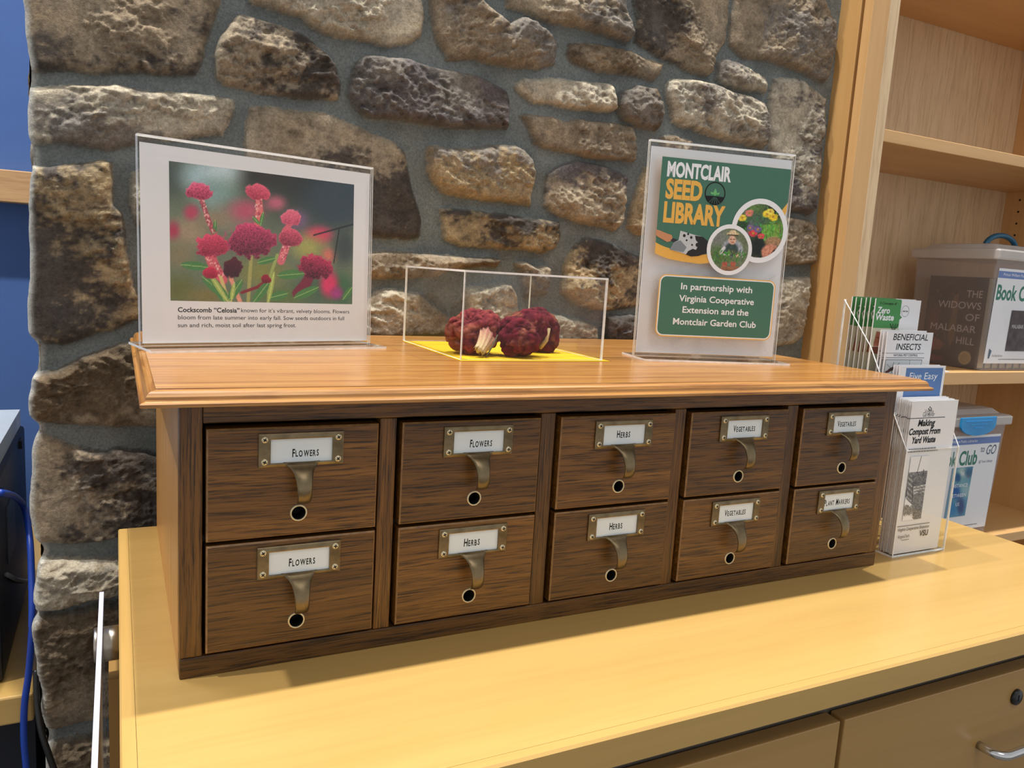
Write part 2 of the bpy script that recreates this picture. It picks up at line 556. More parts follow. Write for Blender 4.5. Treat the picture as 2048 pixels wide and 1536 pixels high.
I_YEL = ink('amber', srgb(238, 182, 84)); I_GREY = ink('grey_line', srgb(205, 206, 208)); I_GREY2 = ink('mid_grey', srgb(120, 120, 122))

# ------------------------------------------------------------------ stone wall
YM = 0.501          # mortar plane
YS = 0.476          # typical stone face
ZC = {'t': (168, 149, 120), 'd': (80, 71, 64), 'g': (130, 121, 110), 'l': (186, 173, 148), 'o': (170, 146, 104), 'b': (108, 90, 66), 'p': (100, 91, 89), 'm': (148, 129, 102)}
# outline in photograph pixels on the wall plane, main colour, second colour, direction (deg) towards second colour, share of second colour
STONES = [
 ([(43,-40),(445,-40),(441,0),(424,51),(407,113),(393,147),(325,147),(239,145),(137,143),(58,140),(48,85),(43,0)],'m','d',-70,.5),
 ([(485,20),(472,29),(441,65),(429,109),(431,150),(448,167),(513,181),(615,193),(687,200),(692,167),(680,130),(660,99),(615,61),(564,38),(519,26)],'t','d',20,.4),
 ([(493,-40),(500,0),(560,15),(610,28),(625,45),(660,65),(720,75),(780,90),(830,85),(855,65),(858,25),(850,-40)],'l','t',-90,.5),
 ([(863,-40),(866,0),(870,20),(880,68),(897,99),(904,120),(925,118),(966,114),(1003,126),(1044,137),(1096,137),(1125,130),(1128,89),(1113,65),(1078,41),(1051,31),(1027,44),(993,14),(975,0),(970,-40)],'m','g',60,.4),
 ([(1018,-40),(1019,0),(1022,14),(1051,20),(1106,44),(1164,53),(1215,65),(1263,84),(1278,68),(1273,34),(1264,0),(1258,-40)],'t','g',40,.4),
 ([(1280,-40),(1281,0),(1287,25),(1279,79),(1324,108),(1345,118),(1378,137),(1424,155),(1436,145),(1444,112),(1465,79),(1469,25),(1472,0),(1472,-40)],'m','d',180,.35),
 ([(1482,-40),(1481,0),(1473,25),(1471,83),(1498,114),(1556,120),(1614,141),(1660,164),(1672,149),(1686,83),(1684,41),(1668,0),(1660,-40)],'m','g',0,.4),
 ([(1147,85),(1175,82),(1210,83),(1270,97),(1310,112),(1342,122),(1335,145),(1320,160),(1260,152),(1200,143),(1160,130),(1145,105)],'m','b',180,.4),
 ([(733,106),(716,120),(706,147),(703,185),(713,205),(733,229),(747,234),(805,241),(873,251),(942,255),(993,258),(1024,255),(1027,205),(1024,178),(993,157),(959,144),(921,138),(884,130),(839,120),(778,106)],'g','p',-60,.5),
 ([(1041,164),(1037,171),(1051,191),(1078,202),(1147,215),(1222,224),(1239,219),(1237,191),(1229,167),(1181,161),(1113,154),(1058,154)],'l','t',-90,.3),
 ([(1250,178),(1241,207),(1254,240),(1295,253),(1328,255),(1338,240),(1333,195),(1324,172),(1283,170)],'g','b',0,.5),
 ([(1347,159),(1345,178),(1357,240),(1374,253),(1432,269),(1490,286),(1535,298),(1544,269),(1542,203),(1506,186),(1448,170),(1386,155),(1357,153)],'l','g',0,.35),
 ([(1448,116),(1444,157),(1465,170),(1511,182),(1544,186),(1546,153),(1523,137),(1490,120),(1465,110)],'l','g',90,.3),
 ([(1560,153),(1552,178),(1548,290),(1560,330),(1575,380),(1577,418),(1597,427),(1630,433),(1639,422),(1647,373),(1651,315),(1660,232),(1664,190),(1622,157),(1590,150)],'l','p',-20,.45),
 ([(1500,440),(1570,432),(1639,443),(1647,451),(1647,517),(1639,532),(1570,530),(1500,525)],'m','t',90,.4),
 ([(1500,560),(1563,557),(1600,553),(1628,553),(1625,610),(1612,675),(1590,692),(1555,695),(1500,690)],'t','l',90,.4),
 ([(1058,222),(1048,226),(1065,253),(1078,284),(1096,294),(1147,304),(1215,318),(1280,323),(1285,290),(1283,249),(1249,243),(1198,239),(1164,234),(1147,239),(1113,229)],'m','t',90,.3),
 ([(502,208),(547,205),(600,212),(651,219),(720,246),(791,277),(819,297),(829,342),(839,393),(853,444),(849,475),(822,482),(742,475),(640,470),(530,440),(495,340),(492,250)],'t','d',-65,.4),
 ([(51,171),(102,167),(188,167),(222,163),(256,171),(308,178),(359,181),(434,186),(473,197),(473,222),(461,246),(451,270),(383,273),(372,279),(284,289),(212,297),(154,292),(102,282),(68,284),(51,273)],'l','g',-90,.35),
 ([(61,328),(137,325),(205,314),(226,318),(227,359),(226,407),(246,427),(253,478),(263,525),(267,561),(278,601),(279,642),(234,659),(190,669),(152,684),(122,693),(85,690),(51,676),(52,640),(50,500),(52,420),(55,350)],'d','o',20,.36),
 ([(268,345),(300,330),(480,330),(490,440),(480,470),(300,470),(270,445),(264,400)],'l','t',0,.3),
 ([(300,500),(680,490),(690,590),(560,610),(300,600)],'t','g',0,.4),
 ([(310,625),(690,620),(690,690),(310,690)],'t','g',0,.4),
 ([(64,754),(112,742),(135,730),(162,717),(196,705),(237,688),(259,686),(420,680),(440,860),(308,859),(237,857),(162,854),(115,854),(68,849),(52,838),(54,805),(63,780)],'b','m',-60,.4),
 ([(68,866),(88,872),(135,889),(190,903),(217,906),(230,899),(288,903),(320,912),(420,910),(420,1080),(240,1085),(188,1092),(122,1097),(73,1098),(66,1050),(58,1017),(58,950),(62,890)],'t','d',5,.45),
 ([(75,1126),(122,1120),(174,1120),(232,1122),(330,1130),(330,1200),(232,1200),(181,1209),(140,1220),(105,1227),(68,1230),(64,1209),(70,1157)],'l','t',0,.4),
 ([(70,1236),(140,1227),(181,1217),(232,1208),(330,1205),(330,1440),(174,1457),(140,1467),(105,1473),(87,1469),(80,1419),(75,1349),(70,1297),(66,1262)],'b','m',-80,.4),
 ([(85,1500),(120,1492),(200,1480),(330,1470),(330,1640),(80,1640)],'b','m',0,.4),
 ([(860,290),(863,342),(873,366),(890,386),(942,396),(1010,403),(1073,413),(1075,376),(1080,342),(1072,314),(1055,294),(1037,284),(1010,284),(942,292),(890,290)],'o','g',70,.45),
 ([(1126,328),(1102,345),(1097,376),(1095,407),(1119,427),(1164,441),(1215,455),(1242,461),(1256,441),(1260,393),(1263,355),(1249,342),(1208,325),(1164,316)],'t','p',90,.45),
 ([(887,413),(890,444),(894,478),(925,492),(1010,499),(1095,506),(1119,495),(1131,468),(1128,441),(1113,437),(1044,430),(976,420),(908,413)],'o','d',80,.5),
 ([(700,505),(760,502),(858,504),(906,508),(967,513),(1007,516),(1011,522),(1004,537),(943,538),(906,542),(882,556),(833,560),(784,561),(700,560)],'m','b',0,.3),
 ([(1036,527),(1053,524),(1075,534),(1097,529),(1107,533),(1109,573),(1102,593),(1053,598),(1046,561)],'t','g',-90,.3),
 ([(1178,472),(1157,489),(1137,523),(1131,585),(1151,605),(1175,615),(1199,622),(1248,620),(1330,610),(1330,520),(1277,506),(1232,485),(1198,475)],'o','d',45,.42),
 ([(936,576),(950,571),(1029,570),(1036,585),(1046,625),(1040,655),(940,655),(935,610)],'l','t',0,.3),
 ([(700,600),(760,584),(780,578),(799,577),(823,583),(845,585),(865,603),(882,615),(902,632),(906,646),(906,672),(760,676),(700,676)],'l','t',-60,.4),
 ([(1082,629),(1114,628),(1163,639),(1195,649),(1203,659),(1202,700),(1077,700)],'l','t',-60,.4),
 ([(1212,632),(1270,628),(1340,640),(1340,705),(1212,705)],'d','p',0,.4),
 ([(1300,330),(1280,380),(1268,430),(1266,455),(1285,470),(1400,470),(1400,330)],'o','t',0,.4),
 ([(1337,268),(1360,266),(1390,275),(1420,295),(1420,330),(1330,330),(1332,290)],'m','g',0,.4),
 ([(1425,320),(1535,330),(1530,420),(1430,410)],'t','g',0,.4),
 ([(1430,430),(1485,436),(1485,540),(1430,540)],'t','g',0,.4),
 ([(1370,500),(1410,500),(1410,690),(1370,690)],'m','g',0,.4),
]


def wall_field(x0, x1, z0, z1, res, polys, seed):
    """stones bedded in mortar: returns grid coordinates, relief height and colour"""
    nx = int((x1 - x0) / res) + 1; nz = int((z1 - z0) / res) + 1
    gx, gz = np.meshgrid(np.linspace(x0, x1, nx), np.linspace(z0, z1, nz))
    h = 0.004 * fbm(gx * 14, gz * 14, 4) + 0.0012 * fbm(gx * 90, gz * 90, 2)
    mort = np.array(srgb(124, 129, 126)[:3])
    k = 0.75 + 0.5 * fbm(gx * 30 + 5, gz * 30, 4)
    col = mort[None, None, :] * k[..., None]
    stone = np.zeros(gx.shape, bool)
    r = np.random.default_rng(seed)
    wxx = 0.006 * (fbm(gx * 40 + 3, gz * 40, 3) - 0.5) + 0.010 * (fbm(gx * 11 + 30, gz * 11, 2) - 0.5); wzz = 0.006 * (fbm(gx * 40, gz * 40 + 31, 3) - 0.5) + 0.008 * (fbm(gx * 11, gz * 11 + 60, 2) - 0.5)
    for poly, c1, c2, ang, share in polys:
        P = np.array(poly)
        lo = P.min(0) - 0.02; hi = P.max(0) + 0.02
        i0 = max(0, int((lo[0] - x0) / res)); i1 = min(nx, int((hi[0] - x0) / res) + 2)
        j0 = max(0, int((lo[1] - z0) / res)); j1 = min(nz, int((hi[1] - z0) / res) + 2)
        if i1 - i0 < 2 or j1 - j0 < 2: continue
        X = (gx + wxx)[j0:j1, i0:i1]; Z = (gz + wzz)[j0:j1, i0:i1]
        dist = np.full(X.shape, 1e9); ins = np.zeros(X.shape, bool)
        for a, b in zip(P, np.roll(P, -1, 0)):
            e_ = b - a; L = e_ @ e_ + 1e-12
            t = np.clip(((X - a[0]) * e_[0] + (Z - a[1]) * e_[1]) / L, 0, 1)
            dist = np.minimum(dist, np.hypot(X - a[0] - t * e_[0], Z - a[1] - t * e_[1]))
            cnd = ((a[1] > Z) != (b[1] > Z))
            with np.errstate(divide='ignore', invalid='ignore'):
                xc = (b[0] - a[0]) * (Z - a[1]) / (b[1] - a[1] + 1e-15) + a[0]
            ins ^= cnd & (X < xc)
        d = np.where(ins, dist, -dist)
        ox, oz = r.random(2) * 90
        cx, cz = P.mean(0); sz = max(hi[0] - lo[0], hi[1] - lo[1])
        # split face: a few flat facets meeting in sharp arrises, stepped ledges, rock roughness
        rot = r.normal(0.12, 0.25)
        wx = 0.012 * (fbm(X * 30 + ox, Z * 30 + oz, 4) - .5); wz = 0.012 * (fbm(X * 30 + oz, Z * 30 - ox, 4) - .5)
        Xw, Zw = X + wx - cx, Z + wz - cz
        xr = Xw * math.cos(rot) - Zw * math.sin(rot); zr = Xw * math.sin(rot) + Zw * math.cos(rot)
        hx_, hz_ = (hi[0] - lo[0]) / 2, (hi[1] - lo[1]) / 2
        fac = np.full(X.shape, 1e9)
        for k in range(6):
            an = r.random() * 2 * math.pi; sl = 0.05 + 0.30 * r.random() ** 1.5
            px0, pz0 = hx_ * .5 * r.uniform(-1, 1), hz_ * .5 * r.uniform(-1, 1)
            fac = np.minimum(fac, 0.027 + 0.004 * r.normal() - sl * ((Xw - px0) * math.cos(an) + (Zw - pz0) * math.sin(an)))
        f = fbm(xr * 10 + ox, zr * 22 + oz, 4, 0.5)
        lv = 3.0 + 2 * r.random()
        q = f * lv; ter = (np.floor(q) + sstep(0.0, 0.10, q - np.floor(q))) / lv
        f2 = fbm(xr * 30 + oz, zr * 75 + ox, 4, 0.55)
        q2 = f2 * 6; ter2 = (np.floor(q2) + sstep(0.0, 0.18, q2 - np.floor(q2))) / 6
        f3 = 1 - np.abs(2 * fbm(X * 70 + ox, Z * 110 + oz, 4, .6) - 1)
        f5 = 1 - np.abs(2 * fbm(xr * 20 + oz, zr * 34 + 2 * ox, 4, .55) - 1)
        f4 = fbm(X * 260 + ox, Z * 300 + oz, 2)
        rg = 0.75 + 0.6 * r.random()
        face = fac + rg * (0.018 * (ter - 0.5) + 0.007 * (ter2 - 0.5)) + (0.004 + .003 * rg) * (f3 - 0.7) + .010 * rg * (f5 - .75) + 0.0026 * (f4 - .5)
        round_ = 1 - np.exp(-np.clip(d, 0, None) / (0.0026 + 0.0022 * r.random()))
        hh = np.where(d > 0, (0.012 + 0.034 * np.tanh(np.clip(face - 0.012, 0, 1) / 0.034)) * round_ + 0.003, -1)
        # the stone's two colours, lighter on crests and darker in recesses
        A = np.array(srgb(*ZC[c1])[:3]) * (0.94 + 0.12 * r.random()); B = np.array(srgb(*ZC[c2])[:3])
        dirx, dirz = math.cos(math.radians(ang)), math.sin(math.radians(ang))
        g = ((X - cx) * dirx + (Z - cz) * dirz) / (0.5 * sz * (0.55 + 0.45 * abs(dirx))) + 2.4 * (fbm(X * 16 + oz, Z * 22 + ox, 4) - 0.5) + 0.8 * (f2 - .5) + 1.5 * (fbm(X * 130 + ox, Z * 170 + oz, 3, .6) - .5)
        thr = 0.9 - 1.8 * share
        mixv = sstep(thr - 0.45, thr + 0.45, g)
        pat = 0.62 + 0.55 * fbm(X * 60 + ox, Z * 95 + oz, 4, .6) + 0.35 * (fbm(X * 240, Z * 260 + ox, 2) - .5) + 0.3 * (ter2 - .5) + .5 * (f3 - .75) + .6 * (f5 - .75)
        warm = fbm(X * 24 + 2 * ox, Z * 30 + oz, 3)
        cc = A * (1 - mixv[..., None]) + B * mixv[..., None]
        cc = cc * pat[..., None] * (1 + np.stack([0.14 * (warm - .45), 0.03 * (warm - .45), -0.16 * (warm - .45)], -1))
        lum = cc.mean(-1, keepdims=True); cc = lum + .80 * (cc - lum)
        rim = sstep(0.006, 0.0, d)          # mortar smear left on the arris
        cc = cc * (1 - 0.35 * rim[..., None]) + mort * 1.15 * 0.35 * rim[..., None]
        sel = hh > h[j0:j1, i0:i1]
        h[j0:j1, i0:i1] = np.where(sel, hh, h[j0:j1, i0:i1])
        col[j0:j1, i0:i1] = np.where(sel[..., None], cc, col[j0:j1, i0:i1])
        stone[j0:j1, i0:i1] |= sel
    return gx, gz, h, col, stone


def grid_mesh(name, P, col, mat, keep=None, smooth=True):
    nz, nx = P.shape[:2]
    idx = np.arange(nz * nx).reshape(nz, nx)
    q = np.stack([idx[:-1, :-1], idx[:-1, 1:], idx[1:, 1:], idx[1:, :-1]], -1).reshape(-1, 4)
    if keep is not None: q = q[keep.reshape(-1)]
    me = D.meshes.new(name)
    me.vertices.add(nz * nx); me.vertices.foreach_set('co', P.reshape(-1).astype(np.float32))
    me.loops.add(q.size); me.loops.foreach_set('vertex_index', q.reshape(-1).astype(np.int32))
    me.polygons.add(len(q)); me.polygons.foreach_set('loop_start', np.arange(0, q.size, 4, dtype=np.int32))
    me.polygons.foreach_set('use_smooth', np.full(len(q), smooth))
    me.update(calc_edges=True)
    a = me.color_attributes.new('Col', 'FLOAT_COLOR', 'POINT')
    c4 = np.ones((nz * nx, 4), np.float32); c4[:, :3] = np.clip(col.reshape(-1, 3), 0.01, 0.95)
    a.data.foreach_set('color', c4.ravel())
    me.materials.append(mat)
    o = D.objects.new(name, me); COL.objects.link(o)
    return o


STONE_MAT = attr_mat('fieldstone', rough=0.85, spec=0.25, fine=0.42, fscale=320, bump=1.0)


def random_stones(x0, x1, z0, z1, rng):
    out = []; z = z0
    while z < z1:
        hgt = 0.07 + 0.07 * rng.random(); x = x0 - 0.05 * rng.random()
        while x < x1:
            w_ = 0.10 + 0.16 * rng.random()
            p = []
            for a in np.linspace(0, 2 * math.pi, 10, endpoint=False) + 0.3:
                c_, s_ = math.cos(a), math.sin(a)
                k = 1 / max(abs(c_), abs(s_)) ** 0.8
                p.append((x + w_ / 2 + k * c_ * w_ * 0.45 * (0.92 + 0.12 * rng.random()), z + hgt / 2 + k * s_ * hgt * 0.42 * (0.92 + 0.12 * rng.random())))
            ks = 'tmglob'
            out.append((p, ks[rng.integers(6)], ks[rng.integers(6)], rng.random() * 360, .4))
            x += w_ + 0.008
        z += hgt + 0.006
    return out


polys = []
for pts, c1, c2, ang, sh in STONES:
    polys.append(([tuple(ray_hit(px, py, 'y', YS)[[0, 2]]) for px, py in pts], c1, c2, ang, sh))
r_ = np.random.default_rng(5)
top_z = {True: 0.70, False: 0.92}
for st in random_stones(-0.135, 1.24, 0.70, 1.12, r_):
    cx, cz = np.array(st[0]).mean(0); wd = np.array(st[0])
    if wd[:, 1].min() > 0.70 + (cx + 0.145) * 0.175 and wd[:, 0].max() < 1.25: polys.append(st)
gx, gz, hh, cc, isst = wall_field(-0.165, 1.262, -0.50, 1.15, 0.0021, polys, 3)
XC = -0.139
left = np.where(isst & (gx < XC), gx, XC).min(1)           # where each course of stones overhangs the corner
left = np.convolve(np.pad(left, 6, 'edge'), np.hanning(15)[1:-1] / np.hanning(15)[1:-1].sum(), 'valid')
gxs = np.maximum(gx, left[:, None])
edge_ = sstep(0.010, -0.001, gx - left[:, None])          # pale mortar at the corner, its lit rim painted into the colour
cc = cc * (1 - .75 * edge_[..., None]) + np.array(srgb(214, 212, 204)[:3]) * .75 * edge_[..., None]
hh = np.where(gx <= left[:, None], np.minimum(hh, .004), hh)
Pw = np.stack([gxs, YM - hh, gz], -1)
far = gx < left[:, None] - .0022
keep = ~(far[:-1, :-1] & far[1:, 1:] & far[:-1, 1:] & far[1:, :-1])
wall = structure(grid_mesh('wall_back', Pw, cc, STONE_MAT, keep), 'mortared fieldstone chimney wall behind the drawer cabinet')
# return face of the stone pier (left end), same masonry
pol2 = random_stones(0.0, 0.42, -0.48, 1.1, np.random.default_rng(9))
g2, z2_, h2, c2_, s2 = wall_field(0.0, 0.42, -0.50, 1.15, 0.004, pol2, 8)
Pr = np.stack([XC + 0.002 - 0.0 * h2 - 0.25 * h2, YM - 0.004 + g2, z2_], -1)[:, ::-1]
structure(grid_mesh('wall_pier_left', Pr, c2_[:, ::-1], STONE_MAT), 'left return face of the stone wall')
mb = MB(); MORT = plain('mortar', srgb(112, 116, 110), 0.9, noise=0.15, nscale=40, bump=0.3)
mb.box(XC + 0.003, 1.262, YM + 0.003, YM + 0.40, -0.78, 1.6, MORT)
structure(mb.build('wall_back_core'), 'mortar core of the stone wall')

# ------------------------------------------------------------------ floor and the blue wall behind on the left
CARPET = plain('grey_carpet', srgb(92, 90, 88), 0.95, noise=0.3, nscale=300, bump=0.5)
mb = MB(); mb.box(-2.2, 3.4, -2.6, 1.9, -0.80, -0.78, CARPET); structure(mb.build('floor'))
BLUE = plain('blue_wall_paint', srgb(62, 96, 158), 0.7, noise=0.03, nscale=20)
mb = MB(); mb.box(-2.2, -0.136 + 1.4, 1.45, 1.55, -0.78, 2.6, BLUE); structure(mb.build('wall_left'), 'blue painted wall beyond the stone pier')
mb = MB()
zr1 = ray_hit(0, 338, 'y', 1.39)[2]; zr0 = ray_hit(0, 403, 'y', 1.39)[2]
mb.box(-2.0, 0.3, 1.39, 1.449, zr0, zr1, wood('rail_maple', srgb(176, 138, 96), srgb(188, 150, 108), srgb(140, 104, 70), 'x')); structure(mb.build('trim_1', bevel=0.002), 'maple rail across the blue wall')

# ------------------------------------------------------------------ worktop and base cabinet
CL, CR, CF, CB, CT = -0.0475, 1.232, -0.2128, 0.434, 0.0288
BW = 0.0115
t = thing('countertop', 'light maple worktop under the drawer cabinet', 'countertop')
mb = MB(); mb.box(CL + BW + .0003, CR - BW, CF + BW + .0003, CB, -CT, 0, maple('x')); mb.build('top_panel', t)
mb = MB(); mb.prism([(CF, -CT), (CF, -.0022), (CF + .0022, 0), (CF + BW, 0), (CF + BW, -CT)], 'x', CL + .0001, CR, maple('x')); mb.build('front_edge_band', t)
mb = MB(); mb.prism([(CL, -CT), (CL, -.0015), (CL + .0015, 0), (CL + BW, 0), (CL + BW, -CT)], 'y', CF + BW + .0003, CB, maple('y')); mb.build('side_edge_band', t)

t = thing('base_cabinet', 'maple drawer base cabinet beneath the worktop', 'cabinet', (0, 0, -0.76))
Z = 0.76
mb = MB(); mb.box(CL + .001, CR - .02, CF + .075, CB - .01, 0.02, Z - CT - .0005, maple_front('z')); mb.build('body', t)
mb = MB(); mb.box(CL + .001, CR - .02, CF + .040, CF + .0749, Z - .075, Z - CT - .0005, plain('reveal_shadow_grey', srgb(120, 112, 100), .6)); mb.build('top_rail', t)  # grey carries the shadow in the gap under the worktop
YD = -0.195
ZT = Z - 0.0625


def front(x0, x1, zt, hgt):
    mb = MB(); mb.box(x0, x1, YD, YD + .019, zt - hgt, zt, maple_front('x'))
    return mb.build('drawer', t, bevel=.0012)


def bar_handle(par, x0, x1, z):
    mb = MB(); pr = .028
    path = [(x0, YD, z)] + [(x0 + pr * .55 * (1 - math.cos(a)), YD - pr * .45 - pr * .55 * math.sin(a), z) for a in np.linspace(0, math.pi / 2, 7)]
    path += [(x1 - pr * .55 * (1 - math.cos(a)), YD - pr * .45 - pr * .55 * math.sin(a), z) for a in np.linspace(math.pi / 2, 0, 7)] + [(x1, YD, z)]
    mb.tube(path, .0052, CHROME, 14); mb.build('handle', par)


d1 = front(CL + .002, .6195, ZT, .19); bar_handle(d1, .20, .36, ZT - .0825)
d2 = front(.6262, CR - .022, ZT, .19); bar_handle(d2, .866, 1.03, ZT - .0845)
mb = MB(); mb.lathe([(.0, -.004), (.0085, -.004), (.0098, -.003), (.0102, 0)], (.9265, YD, Z - .0975), 'y', plain('black_lock', srgb(22, 22, 22), .35), 24)
mb.box(.9255, .9275, YD - .0046, YD - .0036, Z - .1015, Z - .0935, BLACK)
mb.build('lock', d2)
for x0, x1 in ((CL + .002, .6195), (.6262, CR - .022)):
    d = front(x0, x1, ZT - .196, .19); bar_handle(d, (x0 + x1) / 2 - .08, (x0 + x1) / 2 + .08, ZT - .196 - .0825)
mb = MB(); mb.box(CL - .0125, CL + .0009, .30, .42, .02, Z - .146, maple_front('z')); mb.build('end_panel', t)

# clear plastic end sign on a steel standoff, at the left end of the worktop
t = thing('end_panel_sign', 'clear acrylic end panel on a steel standoff beside the worktop', 'sign panel', (CL, .25, -.08))
FROST = plain('frosted_acrylic_edge', srgb(205, 206, 225), .4, noise=.05)
mb = MB(); mb.box(-.0222, -.0172, -.55, .12, -.55, .02, acrylic('end_acrylic', haze=.25, hazecol=(.75, .72, .66)), rim=FROST, thin='x'); mb.build('panel', t)
mb = MB(); mb.lathe([(0, -.0001), (.0205, -.0001), (.0205, -.0170), (0, -.0170)], (0, .05, -.018), 'x', STEEL, 40); mb.build('standoff', t)
mb = MB(); mb.lathe([(0, -.0224), (.0205, -.0224), (.0205, -.0265), (.0195, -.0275), (0, -.0275)], (0, .05, -.018), 'x', STEEL, 40); mb.build('standoff_cap', t)

# ------------------------------------------------------------------ card catalogue
WC, HC, ZTOP, OV = 0.90, 0.252, 0.2665, 0.0306
YB = 0.436
cab = thing('card_catalog_cabinet', 'dark oak ten-drawer card catalog cabinet with a honey oak top on the worktop', 'cabinet')
XS = [(.0215, .1736), (.1972, .3480), (.3724, .5236), (.5464, .6985), (.7239, .8754)]
ZR = [(.1269, .2281), (.0232, .1232)]
mb = MB(); mb.box(0, .018, .0185, YB, .0, HC, side_oak('z')); mb.build('side_panel', cab, bevel=.001)
mb = MB(); mb.box(WC - .018, WC, .0185, YB, .0, HC, side_oak('z')); mb.build('side_panel', cab, bevel=.001)
mb = MB(); mb.box(.0182, WC - .0182, YB - .008, YB, .012, HC, dark_oak('x')); mb.build('back_panel', cab)
mb = MB(); mb.box(.0182, WC - .0182, .0185, YB - .0082, .004, .012, dark_oak('x')); mb.build('bottom_panel', cab)
mb = MB(); mb.box(.0002, WC - .0002, 0, .018, .0, .0195, dark_oak('x')); mb.build('rail', cab, bevel=.0012)
mb = MB(); mb.box(.0192, WC - .0192, .0004, .018, .2322, HC, dark_oak('x')); mb.build('rail', cab, bevel=.001)
mb = MB(); mb.box(.0192, WC - .0192, .0125, .018, .1215, .1285, plain('dark_divider', srgb(34, 22, 12), .7)); mb.build('divider', cab)
sx = [(.0002, .0190)] + [(XS[i][1] + .0028, XS[i + 1][0] - .0042) for i in range(4)] + [(XS[4][1] + .0028, WC - .0002)]
for a, b in sx:
    mb = MB(); mb.box(a, b, 0.0002, .018, .0196, .232 if 0.01 < a < .87 else HC, dark_oak('z')); mb.build('stile', cab, bevel=.0012)
# moulded top: profile (inset from the outer edge, height)
prof = [(.006, HC), (.0006, HC + .0004), (0, HC + .0012), (0, HC + .0032), (.0012, HC + .0044), (.0036, HC + .0050), (.0042, HC + .0062), (.0046, HC + .0086), (.0062, HC + .0112), (.0086, HC + .0127), (.0112, HC + .0132), (.0120, HC + .0136), (.0122, ZTOP)]
mb = MB(); rings = []
yb = YB + OV
for off, z in prof:
    rings.append([(-OV + off, -OV + off, z), (WC + OV - off, -OV + off, z), (WC + OV - off, yb - off, z), (-OV + off, yb - off, z)])
vs = [p for r in rings for p in r]; n = len(rings)
for k in range(4):
    k2 = (k + 1) % 4
    mb.add(vs, [(i * 4 + k, i * 4 + k2, (i + 1) * 4 + k2, (i + 1) * 4 + k) for i in range(n - 1)], honey_oak('x' if k % 2 == 0 else 'y'))
mb.add(rings[0], [(3, 2, 1, 0)], dark_oak('x')); mb.add(rings[-1], [(0, 1, 2, 3)], honey_oak('x'))
top = mb.build('top', cab); 

CARD = plain('white_card', srgb(226, 232, 232), .5, spec=.3, noise=.01)
INKC = ink('label_black', srgb(26, 24, 24))
# hand-lettered label text: (word pieces, u0, u1 across the card, baseline, cap height fraction)
LAB = {(0, 0): ('Flowers', .356, .80, .24, .27), (0, 1): ('Flowers', .336, .786, .30, .27), (1, 0): ('Flowers', .334, .79, .26, .28), (1, 1): ('Herbs', .32, .655, .31, .29),
       (2, 0): ('Herbs', .34, .67, .36, .29), (2, 1): ('Herbs', .34, .67, .33, .29), (3, 0): ('Vegetables', .19, .83, .36, .28), (3, 1): ('Vegetables', .19, .81, .36, .28),
       (4, 0): ('Vegetables', .16, .79, .36, .28), (4, 1): ('Plant Markers', .04, .91, .30, .30)}


def hand_text(pg, st, u0, u1, v0, cap, mat, rnd):
    """capitals with taller initials, each letter a little uneven"""
    xs = 0; items = []
    for ch in st:
        if ch == ' ': xs += .35; continue
        v, f = text_mesh(ch.upper(), 0.028)
        k = 1.28 if ch.isupper() else 1.0
        wch = (v[:, 0].max() - v[:, 0].min()) * k * .62
        items.append((v, f, xs, k, rnd.uniform(-.05, .05), rnd.uniform(-.03, .03))); xs += wch + .10
    sc = (u1 - u0) / xs
    H, _ = text_mesh('H', 0.028); ch_ = H[:, 1].max() - H[:, 1].min(); hb = H[:, 1].min()
    d = pg._d()
    for v, f, x, k, sh, dy in items:
        y = (v[:, 1] - hb) / ch_ * cap * k
        uu = u0 + (x + (v[:, 0] - v[:, 0].min()) * k * .62) * sc + sh * y
        pg.mb.add([(a, d, b + dy * cap) for a, b in zip(uu, y + v0)], f, mat)


# shared part meshes (built once, at the drawer's own origin: centre-bottom of the drawer face)
PW, PH = .0755, .0305           # label holder plate
WINX, WINY0, WINY1 = .0275, .0035, .0255


def holder_mesh():
    mb = MB(); x = PW / 2; zt = PH
    y0, y1, y2 = 0.0, -.0018, -.0030
    def frame(a, b, ya, yb2):
        # ring of four quads between rectangles a (outer) and b (inner)
        A = [(a[0], ya, a[2]), (a[1], ya, a[2]), (a[1], ya, a[3]), (a[0], ya, a[3])]
        B = [(b[0], yb2, b[2]), (b[1], yb2, b[2]), (b[1], yb2, b[3]), (b[0], yb2, b[3])]
        mb.add(A + B, [(i, (i + 1) % 4, 4 + (i + 1) % 4, 4 + i) for i in range(4)], BRASS)
    O0 = (-x, x, 0, zt); O1 = (-x + .0008, x - .0008, .0008, zt - .0008)
    I0 = (-WINX - .0012, WINX + .0012, WINY0 - .001, WINY1 + .001); I1 = (-WINX, WINX, WINY0, WINY1)
    frame(O0, O0, y0, y1); frame(O0, O1, y1, y1 - .0005); frame(O1, I0, y1 - .0005, y2); frame(I0, I1, y2, y2 + .0003); frame(I1, I1, y2 + .0003, y0 - .0002)
    return mb


